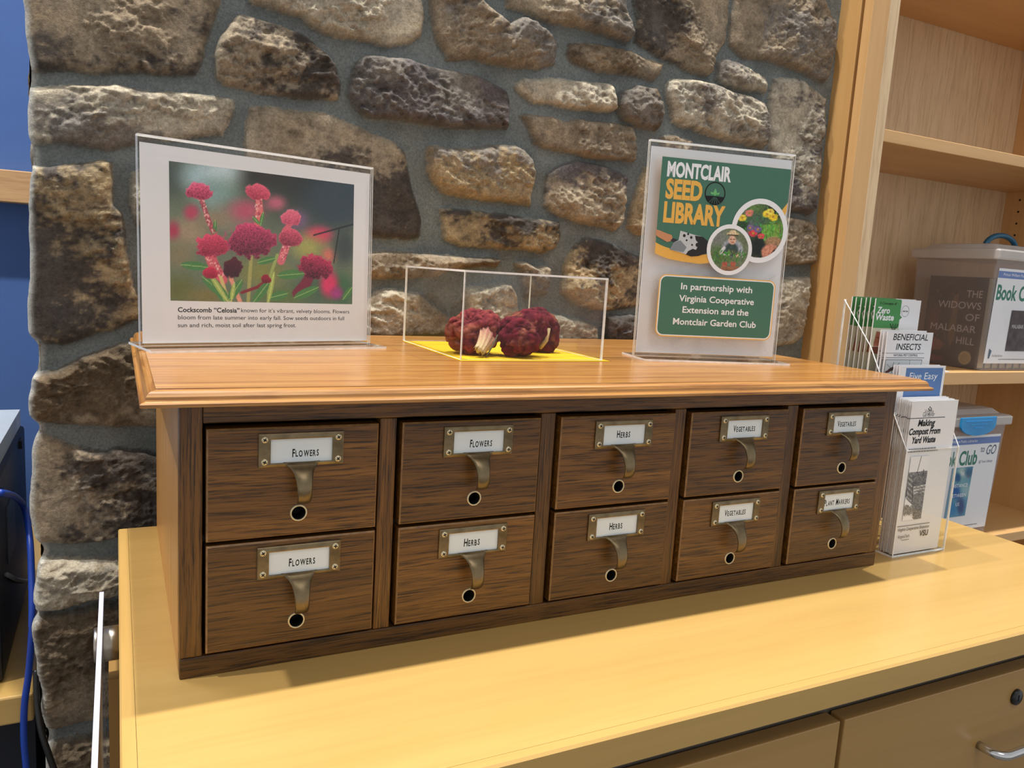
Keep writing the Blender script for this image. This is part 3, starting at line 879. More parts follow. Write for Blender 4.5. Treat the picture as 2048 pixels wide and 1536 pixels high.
def pull_mesh():
    mb = MB()
    prof = [(.0006, .0030), (.0022, .0006), (.0062, -.0016), (.0108, -.0054), (.0146, -.0108), (.0168, -.0170), (.0172, -.0232), (.0156, -.0288), (.0126, -.0322), (.0110, -.0326)]
    wid = [.0330, .0285, .0215, .0170, .0146, .0132, .0126, .0122, .0116, .0100]
    rows = []
    for (o_, z_), w_ in zip(prof, wid):
        row = []
        for k in range(9):
            s = -1 + k / 4
            row.append((s * w_ / 2, -.0026 - o_ + .0016 * s * s, z_))
        rows.append(row)
    n = len(rows); vs = [p for r in rows for p in r]
    vs2 = [(p[0] * .96, p[1] + .0014, p[2] - .0007) for p in vs]
    fs = [(i * 9 + k, i * 9 + k + 1, (i + 1) * 9 + k + 1, (i + 1) * 9 + k) for i in range(n - 1) for k in range(8)]
    N = len(vs)
    fb = [tuple(N + i for i in f[::-1]) for f in fs]
    ed = []
    for i in range(n - 1):
        ed.append((i * 9, (i + 1) * 9, N + (i + 1) * 9, N + i * 9)); ed.append(((i + 1) * 9 + 8, i * 9 + 8, N + i * 9 + 8, N + (i + 1) * 9 + 8))
    for k in range(8):
        ed.append(((n - 1) * 9 + k, (n - 1) * 9 + k + 1, N + (n - 1) * 9 + k + 1, N + (n - 1) * 9 + k)); ed.append((k + 1, k, N + k, N + k + 1))
    mb.add(vs + vs2, fs + fb + ed, BRASS, True)
    return mb


def screw_mesh():
    mb = MB()
    mb.lathe([(.0031, 0), (.0031, -.0006), (.0025, -.0013), (.0013, -.0017), (.0001, -.0018)], (0, 0, 0), 'y', SCREW, 18)
    for a in (0, 1):
        w, l = (.0017, .0005) if a else (.0005, .0017)
        mb.box(-w, w, -.00192, -.0012, -l, l, BLACK)
    return mb


def drawer_front(x0, x1, z0, z1):
    """solid front with chamfered edge and a bored rod hole; local origin at centre-bottom of the face"""
    mb = MB(); w = (x1 - x0) / 2; h = z1 - z0; m = dark_oak('x'); c = .0014; yf = 0.0; yb_ = .017
    hz, hr, hs = .205 * h, .0062, .0085
    hx = .003
    def q(a, b, c_, d): mb.add([(a, yf, c_), (b, yf, c_), (b, yf, d), (a, yf, d)], [(0, 1, 2, 3)], m)
    X = [-w + c, hx - hs, hx + hs, w - c]; ZZ = [c, hz - hs, hz + hs, h - c]
    for i in range(3):
        for j in range(3):
            if (i, j) != (1, 1): q(X[i], X[i + 1], ZZ[j], ZZ[j + 1])
    sg = 32; inn = []; outr = []; bk = []
    for k in range(sg):
        a = 2 * math.pi * k / sg; ca, sa = math.cos(a), math.sin(a); kk = hs / max(abs(ca), abs(sa))
        inn.append((hx + hr * ca, yf, hz + hr * sa)); outr.append((hx + kk * ca, yf, hz + kk * sa)); bk.append((hx + hr * ca, yf + .016, hz + hr * sa))
    mb.add(outr + inn, [(k, (k + 1) % sg, sg + (k + 1) % sg, sg + k) for k in range(sg)], m)
    mb.add(inn + bk, [(k, (k + 1) % sg, sg + (k + 1) % sg, sg + k) for k in range(sg)], BLACK, True)
    mb.add(bk, [tuple(range(sg))], BLACK)
    A = [(-w + c, yf, c), (w - c, yf, c), (w - c, yf, h - c), (-w + c, yf, h - c)]
    B = [(-w, yf + c, 0), (w, yf + c, 0), (w, yf + c, h), (-w, yf + c, h)]
    Cc = [(-w, yb_, 0), (w, yb_, 0), (w, yb_, h), (-w, yb_, h)]
    mb.add(A + B, [(i, (i + 1) % 4, 4 + (i + 1) % 4, 4 + i) for i in range(4)], WORN)
    mb.add(B + Cc, [(i, (i + 1) % 4, 4 + (i + 1) % 4, 4 + i) for i in range(4)], m)
    mb.add(Cc, [(3, 2, 1, 0)], m)
    # drawer box behind the front
    mb.box(-w + .004, w - .004, yb_, yb_ + .36, .003, h * .8, plain('drawer_box_wood', srgb(60, 40, 22), .7))
    return mb


p_holder = p_pull = p_screw = p_ring = None
rt = random.Random(3)
for c, (x0, x1) in enumerate(XS):
    for r, (z0, z1) in enumerate(ZR):
        dr = drawer_front(x0, x1, z0, z1).build('drawer', cab, loc=((x0 + x1) / 2, -.0052, z0))
        h = z1 - z0
        px_, pz_ = .0045, h * .645
        st, a0, a1, bl, cp = LAB[(c, r)]
        dr['label'] = 'drawer with the handwritten ' + st + ' card'
        if p_holder is None:
            p_holder = holder_mesh().build('label_holder', dr); p_pull = pull_mesh().build('finger_pull', dr); p_screw = screw_mesh().build('screw', dr)
            mb = MB(); mb.lathe([(.0063, -.0002), (.0063, -.0010), (.0069, -.0013), (.0076, -.0010), (.0079, 0.0)], (0, 0, 0), 'y', SCREW, 32, close=False)
            p_ring = mb.build('rod_hole_ring', dr)
            hold, pull, ring = p_holder, p_pull, p_ring
            scr = [p_screw] + [copy_part(p_screw, dr) for _ in range(3)]
        else:
            hold, pull, ring = (copy_part(q_, dr) for q_ in (p_holder, p_pull, p_ring))
            scr = [copy_part(p_screw, dr) for _ in range(4)]
        hold.location = (px_, 0, pz_); pull.location = (px_, 0, pz_ + .001); ring.location = (.003, 0, .205 * h)
        for s_, (sx_, sz_) in zip(scr, ((-1, .0052), (1, .0052), (-1, .0255), (1, .0255))):
            s_.location = (px_ + sx_ * .0327, -.0022, pz_ + sz_); s_.rotation_euler = (0, rt.uniform(0, 1.5), 0)
        cw, chh = 2 * WINX, WINY1 - WINY0
        pg = Page((0, 0, 0), (1, 0, 0), (0, 0, 1), cw + .001, chh + .001, .0003, CARD)
        hand_text(pg, st, a0 * cw, a1 * cw, bl * chh, cp * chh, INKC, rt)
        pg.build('label_card', dr, (px_ - WINX - .0005, -.0009, pz_ + WINY0 - .0005))

# ------------------------------------------------------------------ things on the cabinet top
def painter(S, OX, OY):
    """drawing tools working in an enlarged-photo frame: photo pixel = O + p / S"""
    class P_:
        def __init__(s, X, Y):
            s.X = (X - OX) * S; s.Y = (Y - OY) * S; s.c = np.zeros(X.shape + (3,))
        def fill(s, rgb): s.c[:] = rgb
        def put(s, a, rgb): s.c = s.c * (1 - a[..., None]) + np.array(rgb, float) * a[..., None]
        def blob(s, x, y, rx, ry, rgb, soft=.6, op=1., rot=0, rough=0.):
            a = math.radians(rot); dx, dy = s.X - x, s.Y - y
            u = (dx * math.cos(a) + dy * math.sin(a)) / rx; v = (-dx * math.sin(a) + dy * math.cos(a)) / ry
            d = np.hypot(u, v)
            if rough: d = d + rough * (fbm(s.X / 18, s.Y / 18, 3) - .5) * 2
            s.put(op * (1 - sstep(1 - soft, 1 + soft * .4, d)), rgb)
        def poly(s, pts, rgb, op=1., shade=None):
            ins = np.zeros(s.X.shape, bool); P = np.array(pts, float)
            for a, b in zip(P, np.roll(P, -1, 0)):
                cn = (a[1] > s.Y) != (b[1] > s.Y)
                ins ^= cn & (s.X < (b[0] - a[0]) * (s.Y - a[1]) / (b[1] - a[1] + 1e-9) + a[0])
            s.put(ins * op, rgb)
        def line(s, pts, w, rgb, op=1., w2=None):
            P = np.array(pts, float); n = len(P) - 1
            for i, (a, b) in enumerate(zip(P[:-1], P[1:])):
                e_ = b - a; L = e_ @ e_ + 1e-9
                t = np.clip(((s.X - a[0]) * e_[0] + (s.Y - a[1]) * e_[1]) / L, 0, 1)
                d = np.hypot(s.X - a[0] - t * e_[0], s.Y - a[1] - t * e_[1])
                ww = w if w2 is None else w + (w2 - w) * (i + t) / n
                s.put(op * (1 - sstep(.7, 1.1, d / (ww / 2))), rgb)
        def grain(s, amp, f=6):
            s.c = s.c * (1 + amp * (fbm(s.X / f, s.Y / f, 3) - .5))[..., None]
        def leaf(s, x0, y0, x1, y1, w, rgb, rib=None):
            L = math.hypot(x1 - x0, y1 - y0)
            s.blob((x0 + x1) / 2, (y0 + y1) / 2, L / 2, w / 2, rgb, .12, 1, math.degrees(math.atan2(y1 - y0, x1 - x0)))
            if rib: s.line([(x0, y0), (x1, y1)], 4, rib, .8)
    return P_


def fluff(p, x, y, rx, ry, base, dark, rot=0, seed=0):
    """velvety crest: folded light and dark ripples inside a ragged outline"""
    a = math.radians(rot); dx, dy = p.X - x, p.Y - y
    u = (dx * math.cos(a) + dy * math.sin(a)) / rx; v = (-dx * math.sin(a) + dy * math.cos(a)) / ry
    d = np.hypot(u, v) + .55 * (fbm(p.X / 30 + seed, p.Y / 30, 3) - .5) + .12 * np.clip(v, 0, 1) * (1 - np.abs(u))
    m = 1 - sstep(.86, 1.0, d)
    w = np.abs(np.sin(7 * fbm(p.X / 26 + seed * 3, p.Y / 17, 2) * math.pi))
    sh = np.clip(.15 + .6 * w - .45 * v + .35 * sstep(.72, .95, d), 0, 1.15)
    colr = np.array(dark) + (np.array(base) - np.array(dark)) * sh[..., None]
    p.c = p.c * (1 - m[..., None]) + colr * m[..., None]


def celosia(X, Y, U, V):
    p = painter(3.268, 230, 250)(X, Y)
    p.fill((96, 108, 88))
    B = p.blob
    B(1300, 350, 520, 330, (38, 42, 42), .9); B(1450, 500, 260, 230, (48, 62, 72), .7); B(980, 300, 240, 130, (44, 42, 38), .7)
    B(380, 330, 130, 170, (62, 72, 66), .9); B(560, 330, 170, 130, (150, 176, 182), .9); B(700, 300, 160, 130, (172, 190, 194), .9); B(660, 470, 170, 140, (120, 150, 146), .9)
    B(480, 700, 170, 130, (146, 128, 104), .9); B(760, 600, 180, 120, (128, 120, 104), .9); B(500, 570, 60, 60, (170, 62, 86), .8); B(380, 690, 50, 70, (158, 48, 74), .9)
    B(860, 560, 130, 90, (170, 78, 100), .9); B(1050, 510, 80, 60, (176, 92, 112), .9); B(640, 620, 120, 60, (134, 120, 96), .9)
    B(420, 850, 120, 110, (120, 112, 84), .9); B(420, 1080, 150, 120, (92, 96, 48), .9); B(600, 1120, 160, 70, (112, 104, 58), .9)
    B(1330, 720, 110, 70, (196, 62, 92), .8); B(1260, 800, 130, 100, (150, 150, 84), .9); B(1180, 620, 100, 80, (110, 84, 116), .8); B(1400, 850, 60, 60, (196, 110, 96), .9)
    B(1330, 1080, 220, 130, (66, 92, 72), .9); B(1480, 1080, 90, 130, (58, 98, 68), .8); B(1080, 1120, 190, 80, (86, 106, 60), .9); B(1500, 800, 90, 140, (56, 66, 66), .8)
    B(1400, 1040, 70, 100, (196, 52, 96), .7); B(1450, 1100, 50, 50, (150, 56, 120), .8); B(960, 960, 200, 120, (118, 122, 66), .9)
    p.line([(1300, 720), (1560, 648)], 12, (26, 30, 32), .8); p.line([(1465, 680), (1430, 900)], 10, (26, 30, 32), .7)
    p.grain(.06, 40)
    # stems and leaves
    for pts, w, cl in (([(560, 470), (600, 590), (650, 720)], 34, (150, 70, 78)), ([(938, 470), (945, 560), (930, 650)], 50, (206, 104, 104)), ([(1150, 640), (1110, 690), (1090, 740)], 40, (196, 92, 108)),
                       ([(1140, 740), (1105, 830), (1085, 890)], 56, (196, 100, 112)), ([(1290, 960), (1250, 1030), (1190, 1100)], 70, (110, 34, 56)), ([(620, 850), (650, 930), (700, 1010)], 80, (190, 84, 96)),
                       ([(740, 900), (760, 1010), (820, 1160)], 30, (206, 140, 118)), ([(890, 860), (880, 1000), (870, 1165)], 26, (150, 148, 88)), ([(1060, 850), (1010, 1000), (1000, 1165)], 22, (140, 156, 90)),
                       ([(690, 990), (720, 1090), (760, 1165)], 26, (190, 170, 110)), ([(830, 1095), (930, 1060), (1000, 1010)], 22, (120, 34, 44))):
        p.line(pts, w, cl)
    for L in ((430, 912, 610, 930, 60), (570, 990, 740, 1130, 70), (740, 1150, 830, 1010, 60), (930, 900, 1050, 870, 46), (1060, 985, 1240, 970, 64), (900, 1165, 1010, 1020, 60), (1010, 1130, 1130, 1100, 60),
              (1170, 1130, 1330, 1060, 60), (640, 1000, 720, 1160, 60), (1490, 1140, 1550, 1060, 40), (655, 620, 650, 740, 26), (900, 600, 945, 650, 24), (970, 570, 950, 660, 26)):
        p.leaf(*L, (70, 118, 66), (170, 196, 120))
    for L in ((610, 960, 740, 1160, 34), (760, 1150, 780, 1030, 30), (1000, 1165, 1040, 960, 30)):
        p.leaf(*L, (150, 168, 84), (206, 214, 150))
    rr = random.Random(12)      # seed husks along the stems
    for x0, y0, x1, y1, wd in ((560, 480, 640, 700, 15), (1140, 750, 1090, 880, 24), (620, 860, 690, 990, 34), (940, 480, 935, 600, 20)):
        for _ in range(46):
            k = rr.random(); p.blob(x0 + (x1 - x0) * k + rr.uniform(-wd, wd), y0 + (y1 - y0) * k, 6, 8, rr.choice(((226, 150, 150), (200, 96, 112), (150, 58, 76), (236, 190, 180))), .5, .8)
    # crests
    R1, R2 = (228, 96, 130), (110, 24, 50)
    fluff(p, 548, 436, 96, 58, R1, R2, 5, 1); fluff(p, 932, 438, 92, 56, (224, 92, 118), (140, 40, 62), 12, 2)
    fluff(p, 1150, 606, 66, 62, (226, 110, 132), (160, 60, 88), 0, 3); fluff(p, 1150, 740, 88, 66, (206, 86, 112), (96, 30, 48), 10, 4)
    fluff(p, 640, 790, 124, 82, (206, 66, 98), (106, 22, 46), 0, 5); fluff(p, 890, 760, 172, 126, (186, 64, 104), (52, 14, 28), 0, 6)
    fluff(p, 620, 970, 50, 40, (190, 40, 72), (110, 20, 40), 0, 8); fluff(p, 1310, 930, 120, 84, (176, 48, 86), (48, 12, 26), 12, 7)
    fluff(p, 770, 940, 60, 80, (80, 26, 40), (40, 12, 22), 0, 9); fluff(p, 985, 1010, 34, 34, (150, 30, 52), (80, 14, 28), 0, 10)
    p.grain(.18, 5)
    return np.clip(p.c * 1.12 + 6, 0, 250)


def sheet_frame(pg_yaw, tilt):
    X = np.array([math.cos(pg_yaw), math.sin(pg_yaw), 0]); U = np.array([-math.sin(pg_yaw) * math.sin(tilt), math.cos(pg_yaw) * math.sin(tilt), math.cos(tilt)])
    return X, U


def sign_holder(name, label, org, yaw, tilt, w, h, fill, foot):
    """upright double acrylic plate on a T foot; org = lower left corner of the printed sheet"""
    X, U = sheet_frame(yaw, tilt)
    t_ = thing(name, label, 'sign', (org[0], org[1], ZTOP), yaw)
    dz = org[2] - ZTOP
    pg = Page(org, X, U, w, h, .0004, PAPER)
    fill(pg)
    pg.build('printed_sheet', t_, (0, 0, dz), (-tilt, 0, 0))
    def plate(nm, y0, y1, zx):
        mb = MB(); mb.box(-.003, w + .003, y0, y1, -dz + .003, h + zx, ACR, rim=EDGE, thin='y')
        o = mb.build(nm, t_, loc=(0, 0, dz)); o.rotation_euler = (-tilt, 0, 0)
    plate('front_plate', -.0032, -.0010, .0062); plate('back_plate', .0012, .0034, .0062)
    mb = MB(); mb.box(-.003, w + .003, -.0033, .0035, h + .0063, h + .0082, ACR, rim=EDGE, thin='z')
    o = mb.build('top_cap', t_, loc=(0, 0, dz)); o.rotation_euler = (-tilt, 0, 0)
    mb = MB(); mb.box(-.003, w + .003, -foot, foot, 0.0001, .0028, ACR, rim=EDGE, thin='z'); mb.build('base', t_)
    return t_


def fill_celosia(pg):
    uv = pg.uv; q = lambda x, y: uv(230 + x / 3.268, 250 + y / 3.268)
    a, b, c, d = q(350, 230), q(1563, 393), q(365, 1152), q(1550, 1168)
    pg.picture((a[0] + c[0]) / 2, (c[1] + d[1]) / 2, (b[0] + d[0]) / 2, (a[1] + b[1]) / 2, 300, 232, celosia, PIC)
    L = lambda s, x0, y0, x1, y1, cap, bold: pg.ptext(s, (230 + x0 / 3.268, 250 + y0 / 3.268), (230 + x1 / 3.268, 250 + y1 / 3.268), cap, I_BLACK, bold)
    L('Cockscomb \u201cCelosia\u201d', 411, 1224, 814, 1226, .0056, .022)
    L('known for it\u2019s vibrant, velvety blooms. Flowers', 824, 1227, 1531, 1229, .0047, 0)
    L('bloom from late summer into early fall. Sow seeds outdoors in full', 412, 1274, 1497, 1272, .0047, 0)
    L('sun and rich, moist soil after last spring frost.', 411, 1322, 1183, 1320, .0047, 0)


def refit(px, py, z=ZTOP):
    return ray_hit(px, py, 'z', z)


ORG1 = (-.0206, .2560, .2724)
sign_holder('acrylic_sign_holder', 'landscape acrylic sign with the red cockscomb flower photo', ORG1, .2303, .0303, .2820, .2185, fill_celosia, .046)


def pots_pic(X, Y, U, V):
    p = painter(3.2675, 1220, 270)(X, Y); p.fill((74, 96, 62)); B = p.blob
    B(900, 480, 120, 60, (96, 128, 72), .8); B(1050, 500, 80, 60, (40, 44, 40), .8); B(1050, 620, 110, 80, (96, 140, 60), .7); B(920, 560, 90, 60, (80, 108, 84), .7); B(880, 620, 60, 50, (110, 96, 130), .7)
    B(930, 740, 70, 90, (36, 42, 40), .6); B(830, 600, 50, 40, (50, 80, 50), .6)
    rr = random.Random(4)
    for _ in range(90):
        x, y = rr.uniform(780, 1100), rr.uniform(450, 690); p.leaf(x, y, x + rr.uniform(-30, 30), y - rr.uniform(10, 40), 9, (rr.randint(50, 130), rr.randint(100, 170), rr.randint(50, 90)))
    for _ in range(40):
        x = rr.uniform(970, 1090); p.line([(x, 690), (x + rr.uniform(-25, 25), 590)], 5, (rr.randint(90, 140), rr.randint(150, 190), 70))
    for x, y, rx, col in ((830, 545, 30, (244, 214, 70)), (875, 515, 30, (224, 130, 120)), (990, 520, 32, (246, 216, 60)), (1030, 540, 32, (246, 210, 50)), (1010, 505, 26, (248, 224, 90)), (900, 645, 30, (214, 70, 80)), (950, 665, 24, (220, 80, 90)), (880, 610, 24, (130, 110, 150)), (930, 620, 26, (120, 100, 150))):
        B(x, y, rx, rx * .8, col, .25, rough=.25)
        B(x, y, rx * .3, rx * .3, (200, 150, 60), .3)
    B(1030, 700, 60, 36, (168, 132, 96), .3); B(1010, 770, 62, 58, (206, 138, 110), .2); B(1045, 790, 34, 48, (40, 32, 28), .2, rot=20); B(915, 815, 40, 30, (60, 54, 48), .5)
    p.grain(.5, 9)
    return p.c


def gardener_pic(X, Y, U, V):
    p = painter(3.2675, 1220, 270)(X, Y); p.fill((112, 124, 96)); B = p.blob
    B(680, 680, 80, 60, (128, 132, 124), .8); B(840, 700, 60, 60, (110, 120, 90), .8); B(680, 790, 70, 70, (84, 116, 62), .8)
    B(765, 740, 70, 62, (166, 170, 180), .3); B(760, 750, 46, 50, (62, 78, 74), .3)
    B(765, 690, 26, 30, (222, 176, 150), .2); B(768, 650, 44, 14, (214, 190, 146), .3); B(768, 640, 26, 18, (224, 202, 160), .3); p.line([(738, 656), (800, 660)], 8, (80, 64, 52))
    p.line([(752, 684), (760, 684)], 5, (70, 50, 40)); p.line([(772, 685), (780, 685)], 5, (70, 50, 40)); p.line([(758, 704), (774, 705)], 4, (170, 90, 80))
    p.line([(712, 740), (690, 770), (730, 780)], 24, (206, 206, 206)); p.line([(820, 740), (826, 790), (790, 790)], 24, (166, 170, 180)); B(740, 778, 20, 14, (216, 196, 160), .3); B(795, 790, 18, 13, (216, 180, 150), .3)
    rr = random.Random(8)
    for _ in range(90):
        x, y = rr.uniform(620, 850), rr.uniform(770, 840); p.leaf(x, y, x + rr.uniform(-20, 20), y - rr.uniform(10, 34), 8, (rr.randint(60, 120), rr.randint(100, 150), rr.randint(50, 80)))
    for x in (715, 770): p.poly([(x - 18, 830), (x + 18, 830), (x + 14, 866), (x - 14, 866)], (176, 96, 74))
    p.poly([(690, 856), (830, 862), (815, 930), (700, 930)], (150, 106, 78)); p.line([(690, 885), (830, 890)], 5, (90, 60, 44))
    p.grain(.4, 8)
    return p.c


def fill_seed(pg):
    q = lambda x, y: pg.uv(1220 + x / 3.2675, 270 + y / 3.2675)
    L = lambda s, x0, y0, x1, y1, cap, mat, bold, sh=0: pg.ptext(s, (1220 + x0 / 3.2675, 270 + y0 / 3.2675), (1220 + x1 / 3.2675, 270 + y1 / 3.2675), cap, mat, bold, sh)
    tl, tr = q(315, 150), q(1148, 232)
    top_ = (tl[1] + tr[1]) / 2; l_, r__ = tl[0], tr[0]
    # leaf sprig pattern on the white ground
    rr = random.Random(2)
    for _ in range(46):
        u, v = rr.uniform(.006, pg.w - .006), rr.uniform(.006, .125); a = rr.uniform(0, 6.28); Ls = .02
        stem = [(u + k * Ls / 5 * math.cos(a + .07 * k), v + k * Ls / 5 * math.sin(a + .07 * k)) for k in range(6)]
        if any(not (.004 < s_[0] < pg.w - .004 and .004 < s_[1] < pg.h - .01) for s_ in stem): continue
        pg.stroke(stem, .00035, I_GREY)
        for k in range(1, 6):
            for sg in (-1, 1):
                b = a + sg * .8; x, y = stem[k]
                lf = [(x, y), (x + .004 * math.cos(b + .3 * sg), y + .004 * math.sin(b + .3 * sg)), (x + .0075 * math.cos(b), y + .0075 * math.sin(b))]
                if all(.003 < s_[0] < pg.w - .003 and .003 < s_[1] for s_ in lf): pg.stroke(lf, .0003, I_GREY)
    def swoosh(pts):
        pp = [q(*s_) for s_ in pts]
        out = []
        for i in range(len(pp) - 1):
            p0 = pp[max(i - 1, 0)]; p1 = pp[i]; p2 = pp[i + 1]; p3 = pp[min(i + 2, len(pp) - 1)]
            for k in range(8):
                s_ = k / 8
                out.append(tuple(.5 * (2 * p1[j] + (p2[j] - p0[j]) * s_ + (2 * p0[j] - 5 * p1[j] + 4 * p2[j] - p3[j]) * s_ ** 2 + (3 * p1[j] - p0[j] - 3 * p2[j] + p3[j]) * s_ ** 3) for j in (0, 1)))
        return [(min(max(o_[0], l_), r__), o_[1]) for o_ in out + [pp[-1]]]
    low = swoosh([(258, 770), (350, 808), (480, 832), (600, 838), (850, 780), (1050, 650), (1118, 500)])
    pg.poly([(l_, top_)] + low + [(r__, top_)], I_YEL)
    up = swoosh([(266, 700), (340, 735), (480, 770), (600, 780), (800, 715), (1000, 590), (1128, 445)])
    pg.poly([(l_, top_)] + up + [(r__, top_)], I_GREEN)
    L('MONTCLAIR', 343, 279, 756, 316, .0205, I_WHITE, .042); L('SEED', 331, 423, 568, 438, .027, I_YEL, .044); L('LIBRARY', 317, 578, 712, 602, .0285, I_YEL, .044)
    # round seedling emblem
    c_ = q(655, 388); R_ = .0158
    pg.ring(c_[0], c_[1], R_, R_ - .0016, I_BLACK)
    gl = ink('leaf_green', srgb(112, 184, 116)); gd = ink('leaf_dark', srgb(60, 130, 80))
    for a, s_ in ((90, 1.0), (145, .85), (35, .85), (165, .6), (15, .6)):
        a = math.radians(a); bx, by = c_[0], c_[1] - .0035; Lf = .0105 * s_
        tip = (bx + Lf * math.cos(a), by + Lf * math.sin(a)); nx, ny = -math.sin(a) * .0026 * s_, math.cos(a) * .0026 * s_; mx, my = (bx + tip[0]) / 2, (by + tip[1]) / 2
        pg.poly([(bx, by), (mx + nx, my + ny), tip, (mx - nx, my - ny)], gl if s_ > .8 else gd)
    fld = [(c_[0] + (R_ - .001) * math.cos(a), c_[1] + (R_ - .001) * math.sin(a)) for a in np.linspace(math.radians(196), math.radians(344), 20)] + [(c_[0], c_[1] - .0035)]
    pg.poly(fld, I_BLACK)
    for k in (-2, -1, 0, 1, 2):
        pg.stroke([(c_[0] + .0008 * k, c_[1] - .0052), (c_[0] + .0026 * k, c_[1] - .0095), (c_[0] + .0042 * k, c_[1] - .0145 + .0008 * abs(k))], .0006, I_GREEN)
    # trowel with soil
    P = lambda pts, m: pg.poly([q(*s_) for s_ in pts], m)
    P([(275, 620), (300, 628), (340, 645), (372, 655), (380, 672), (368, 695), (345, 702), (318, 686), (285, 668), (271, 655)], ink('trowel_handle', srgb(204, 142, 100)))
    P([(366, 690), (384, 676), (440, 700), (470, 735), (440, 740)], ink('trowel_neck', srgb(52, 54, 56)))
    P([(430, 628), (520, 655), (575, 668), (612, 700), (620, 735), (596, 775), (545, 790), (480, 785), (420, 765), (360, 750), (385, 705), (418, 690)], ink('trowel_blade', srgb(196, 200, 200)))
    P([(385, 705), (430, 690), (470, 735), (450, 768), (360, 750)], ink('trowel_shade', srgb(132, 138, 142)))
    P([(524, 660), (575, 668), (612, 700), (620, 735), (596, 775), (545, 792), (500, 795), (465, 782), (480, 760), (510, 745), (530, 752), (552, 715), (530, 690)], ink('soil', srgb(44, 42, 44)))
    for x, y, r_2 in ((455, 660, .0022), (480, 650, .0016), (500, 672, .002), (470, 690, .0014), (540, 720, .003), (505, 720, .0014)):
        a_ = q(x, y); pg.circle(a_[0], a_[1], r_2, ink('soil', srgb(44, 42, 44)), seg=9)
    # round photographs
    c1 = q(942, 630); c2 = q(747, 752)
    pg.circle(c1[0], c1[1], .0447, I_WHITE); r1 = .0378
    pg.picture(c1[0] - r1, c1[1] - r1, c1[0] + r1, c1[1] + r1, 120, 120, pots_pic, PIC, lambda u, v: np.hypot(u - c1[0], v - c1[1]) < r1)
    pg.circle(c2[0], c2[1], .0352, I_WHITE); r2 = .0298
    pg.picture(c2[0] - r2, c2[1] - r2, c2[0] + r2, c2[1] + r2, 110, 110, gardener_pic, PIC, lambda u, v: np.hypot(u - c2[0], v - c2[1]) < r2)
    # framed text box
    a, b, c, d = q(303, 925), q(1034, 960), q(280, 1300), q(1003, 1320)
    u0, u1, v0, v1 = (a[0] + c[0]) / 2, (b[0] + d[0]) / 2, (c[1] + d[1]) / 2, (a[1] + b[1]) / 2
    pg.rrect(u0 - .0028, v0 - .0028, u1 + .0028, v1 + .0028, .0105, I_YEL); pg.rrect(u0 - .0014, v0 - .0014, u1 + .0014, v1 + .0014, .0092, I_WHITE); pg.rrect(u0, v0, u1, v1, .0085, I_GREEN)
    for s_, x0, y0, x1, y1 in (('In partnership with', 432, 1007, 892, 1032), ('Virginia Cooperative', 419, 1087, 903, 1106), ('Extension and the', 441, 1160, 868, 1176), ('Montclair Garden Club', 380, 1233, 915, 1256)):
        L(s_, x0, y0, x1, y1, .0090, I_WHITE, .016)


ORG2 = (.6062, .1995, .2742)
sign_holder('acrylic_sign_holder', 'portrait acrylic sign with green seed library poster', ORG2, -.2141, .0150, .2183, .2822, fill_seed, .041)

# acrylic display box over a yellow card
Y0 = refit(921, 721)[1] ; X0 = refit(921, 721)[0]
X1 = refit(1189, 718)[0]; Y1 = refit(813, 682)[1]
HB = ray_hit(931, 541, 'y', Y0)[2] - ZTOP
mb = MB(); ya = refit(922, 722.5); yc = refit(797, 682.5); yd = refit(1211, 721)
mb.box(ya[0], yd[0], min(ya[1], yd[1]), yc[1], ZTOP + .0002, ZTOP + .0007, plain('yellow_card', srgb(222, 180, 12), .6, noise=.01))
tag(mb.build('yellow_card'), 'bright yellow card lying under the clear display box', 'card')
zc = ZTOP + .0007
t = thing('display_box', 'clear acrylic display box covering the dried cockscomb heads', 'display box', (X0, Y0, zc))
WB, DB, TH = X1 - X0, Y1 - Y0, .0024
for nm, x0, x1, y0, y1, z0, z1, th in (('front_panel', 0, WB, 0, TH, .0002, HB - TH, 'y'), ('back_panel', 0, WB, DB - TH, DB, .0002, HB - TH, 'y'), ('side_panel', 0, TH, TH, DB - TH, .0002, HB - TH, 'x'), ('side_panel', WB - TH, WB, TH, DB - TH, .0002, HB - TH, 'x'), ('top_panel', 0, WB, 0, DB, HB - TH, HB, 'z')):
    mb = MB(); mb.box(x0, x1, y0, y1, z0, z1, ACR, rim=EDGE, thin=th); mb.build(nm, t)

# dried cockscomb heads
VELV = attr_mat('dried_velvet', rough=.9, spec=.15, fine=.3, fscale=700, bump=.5)
STEM = plain('dried_stem', srgb(190, 164, 120), .8, noise=.25, nscale=120, bump=.3)


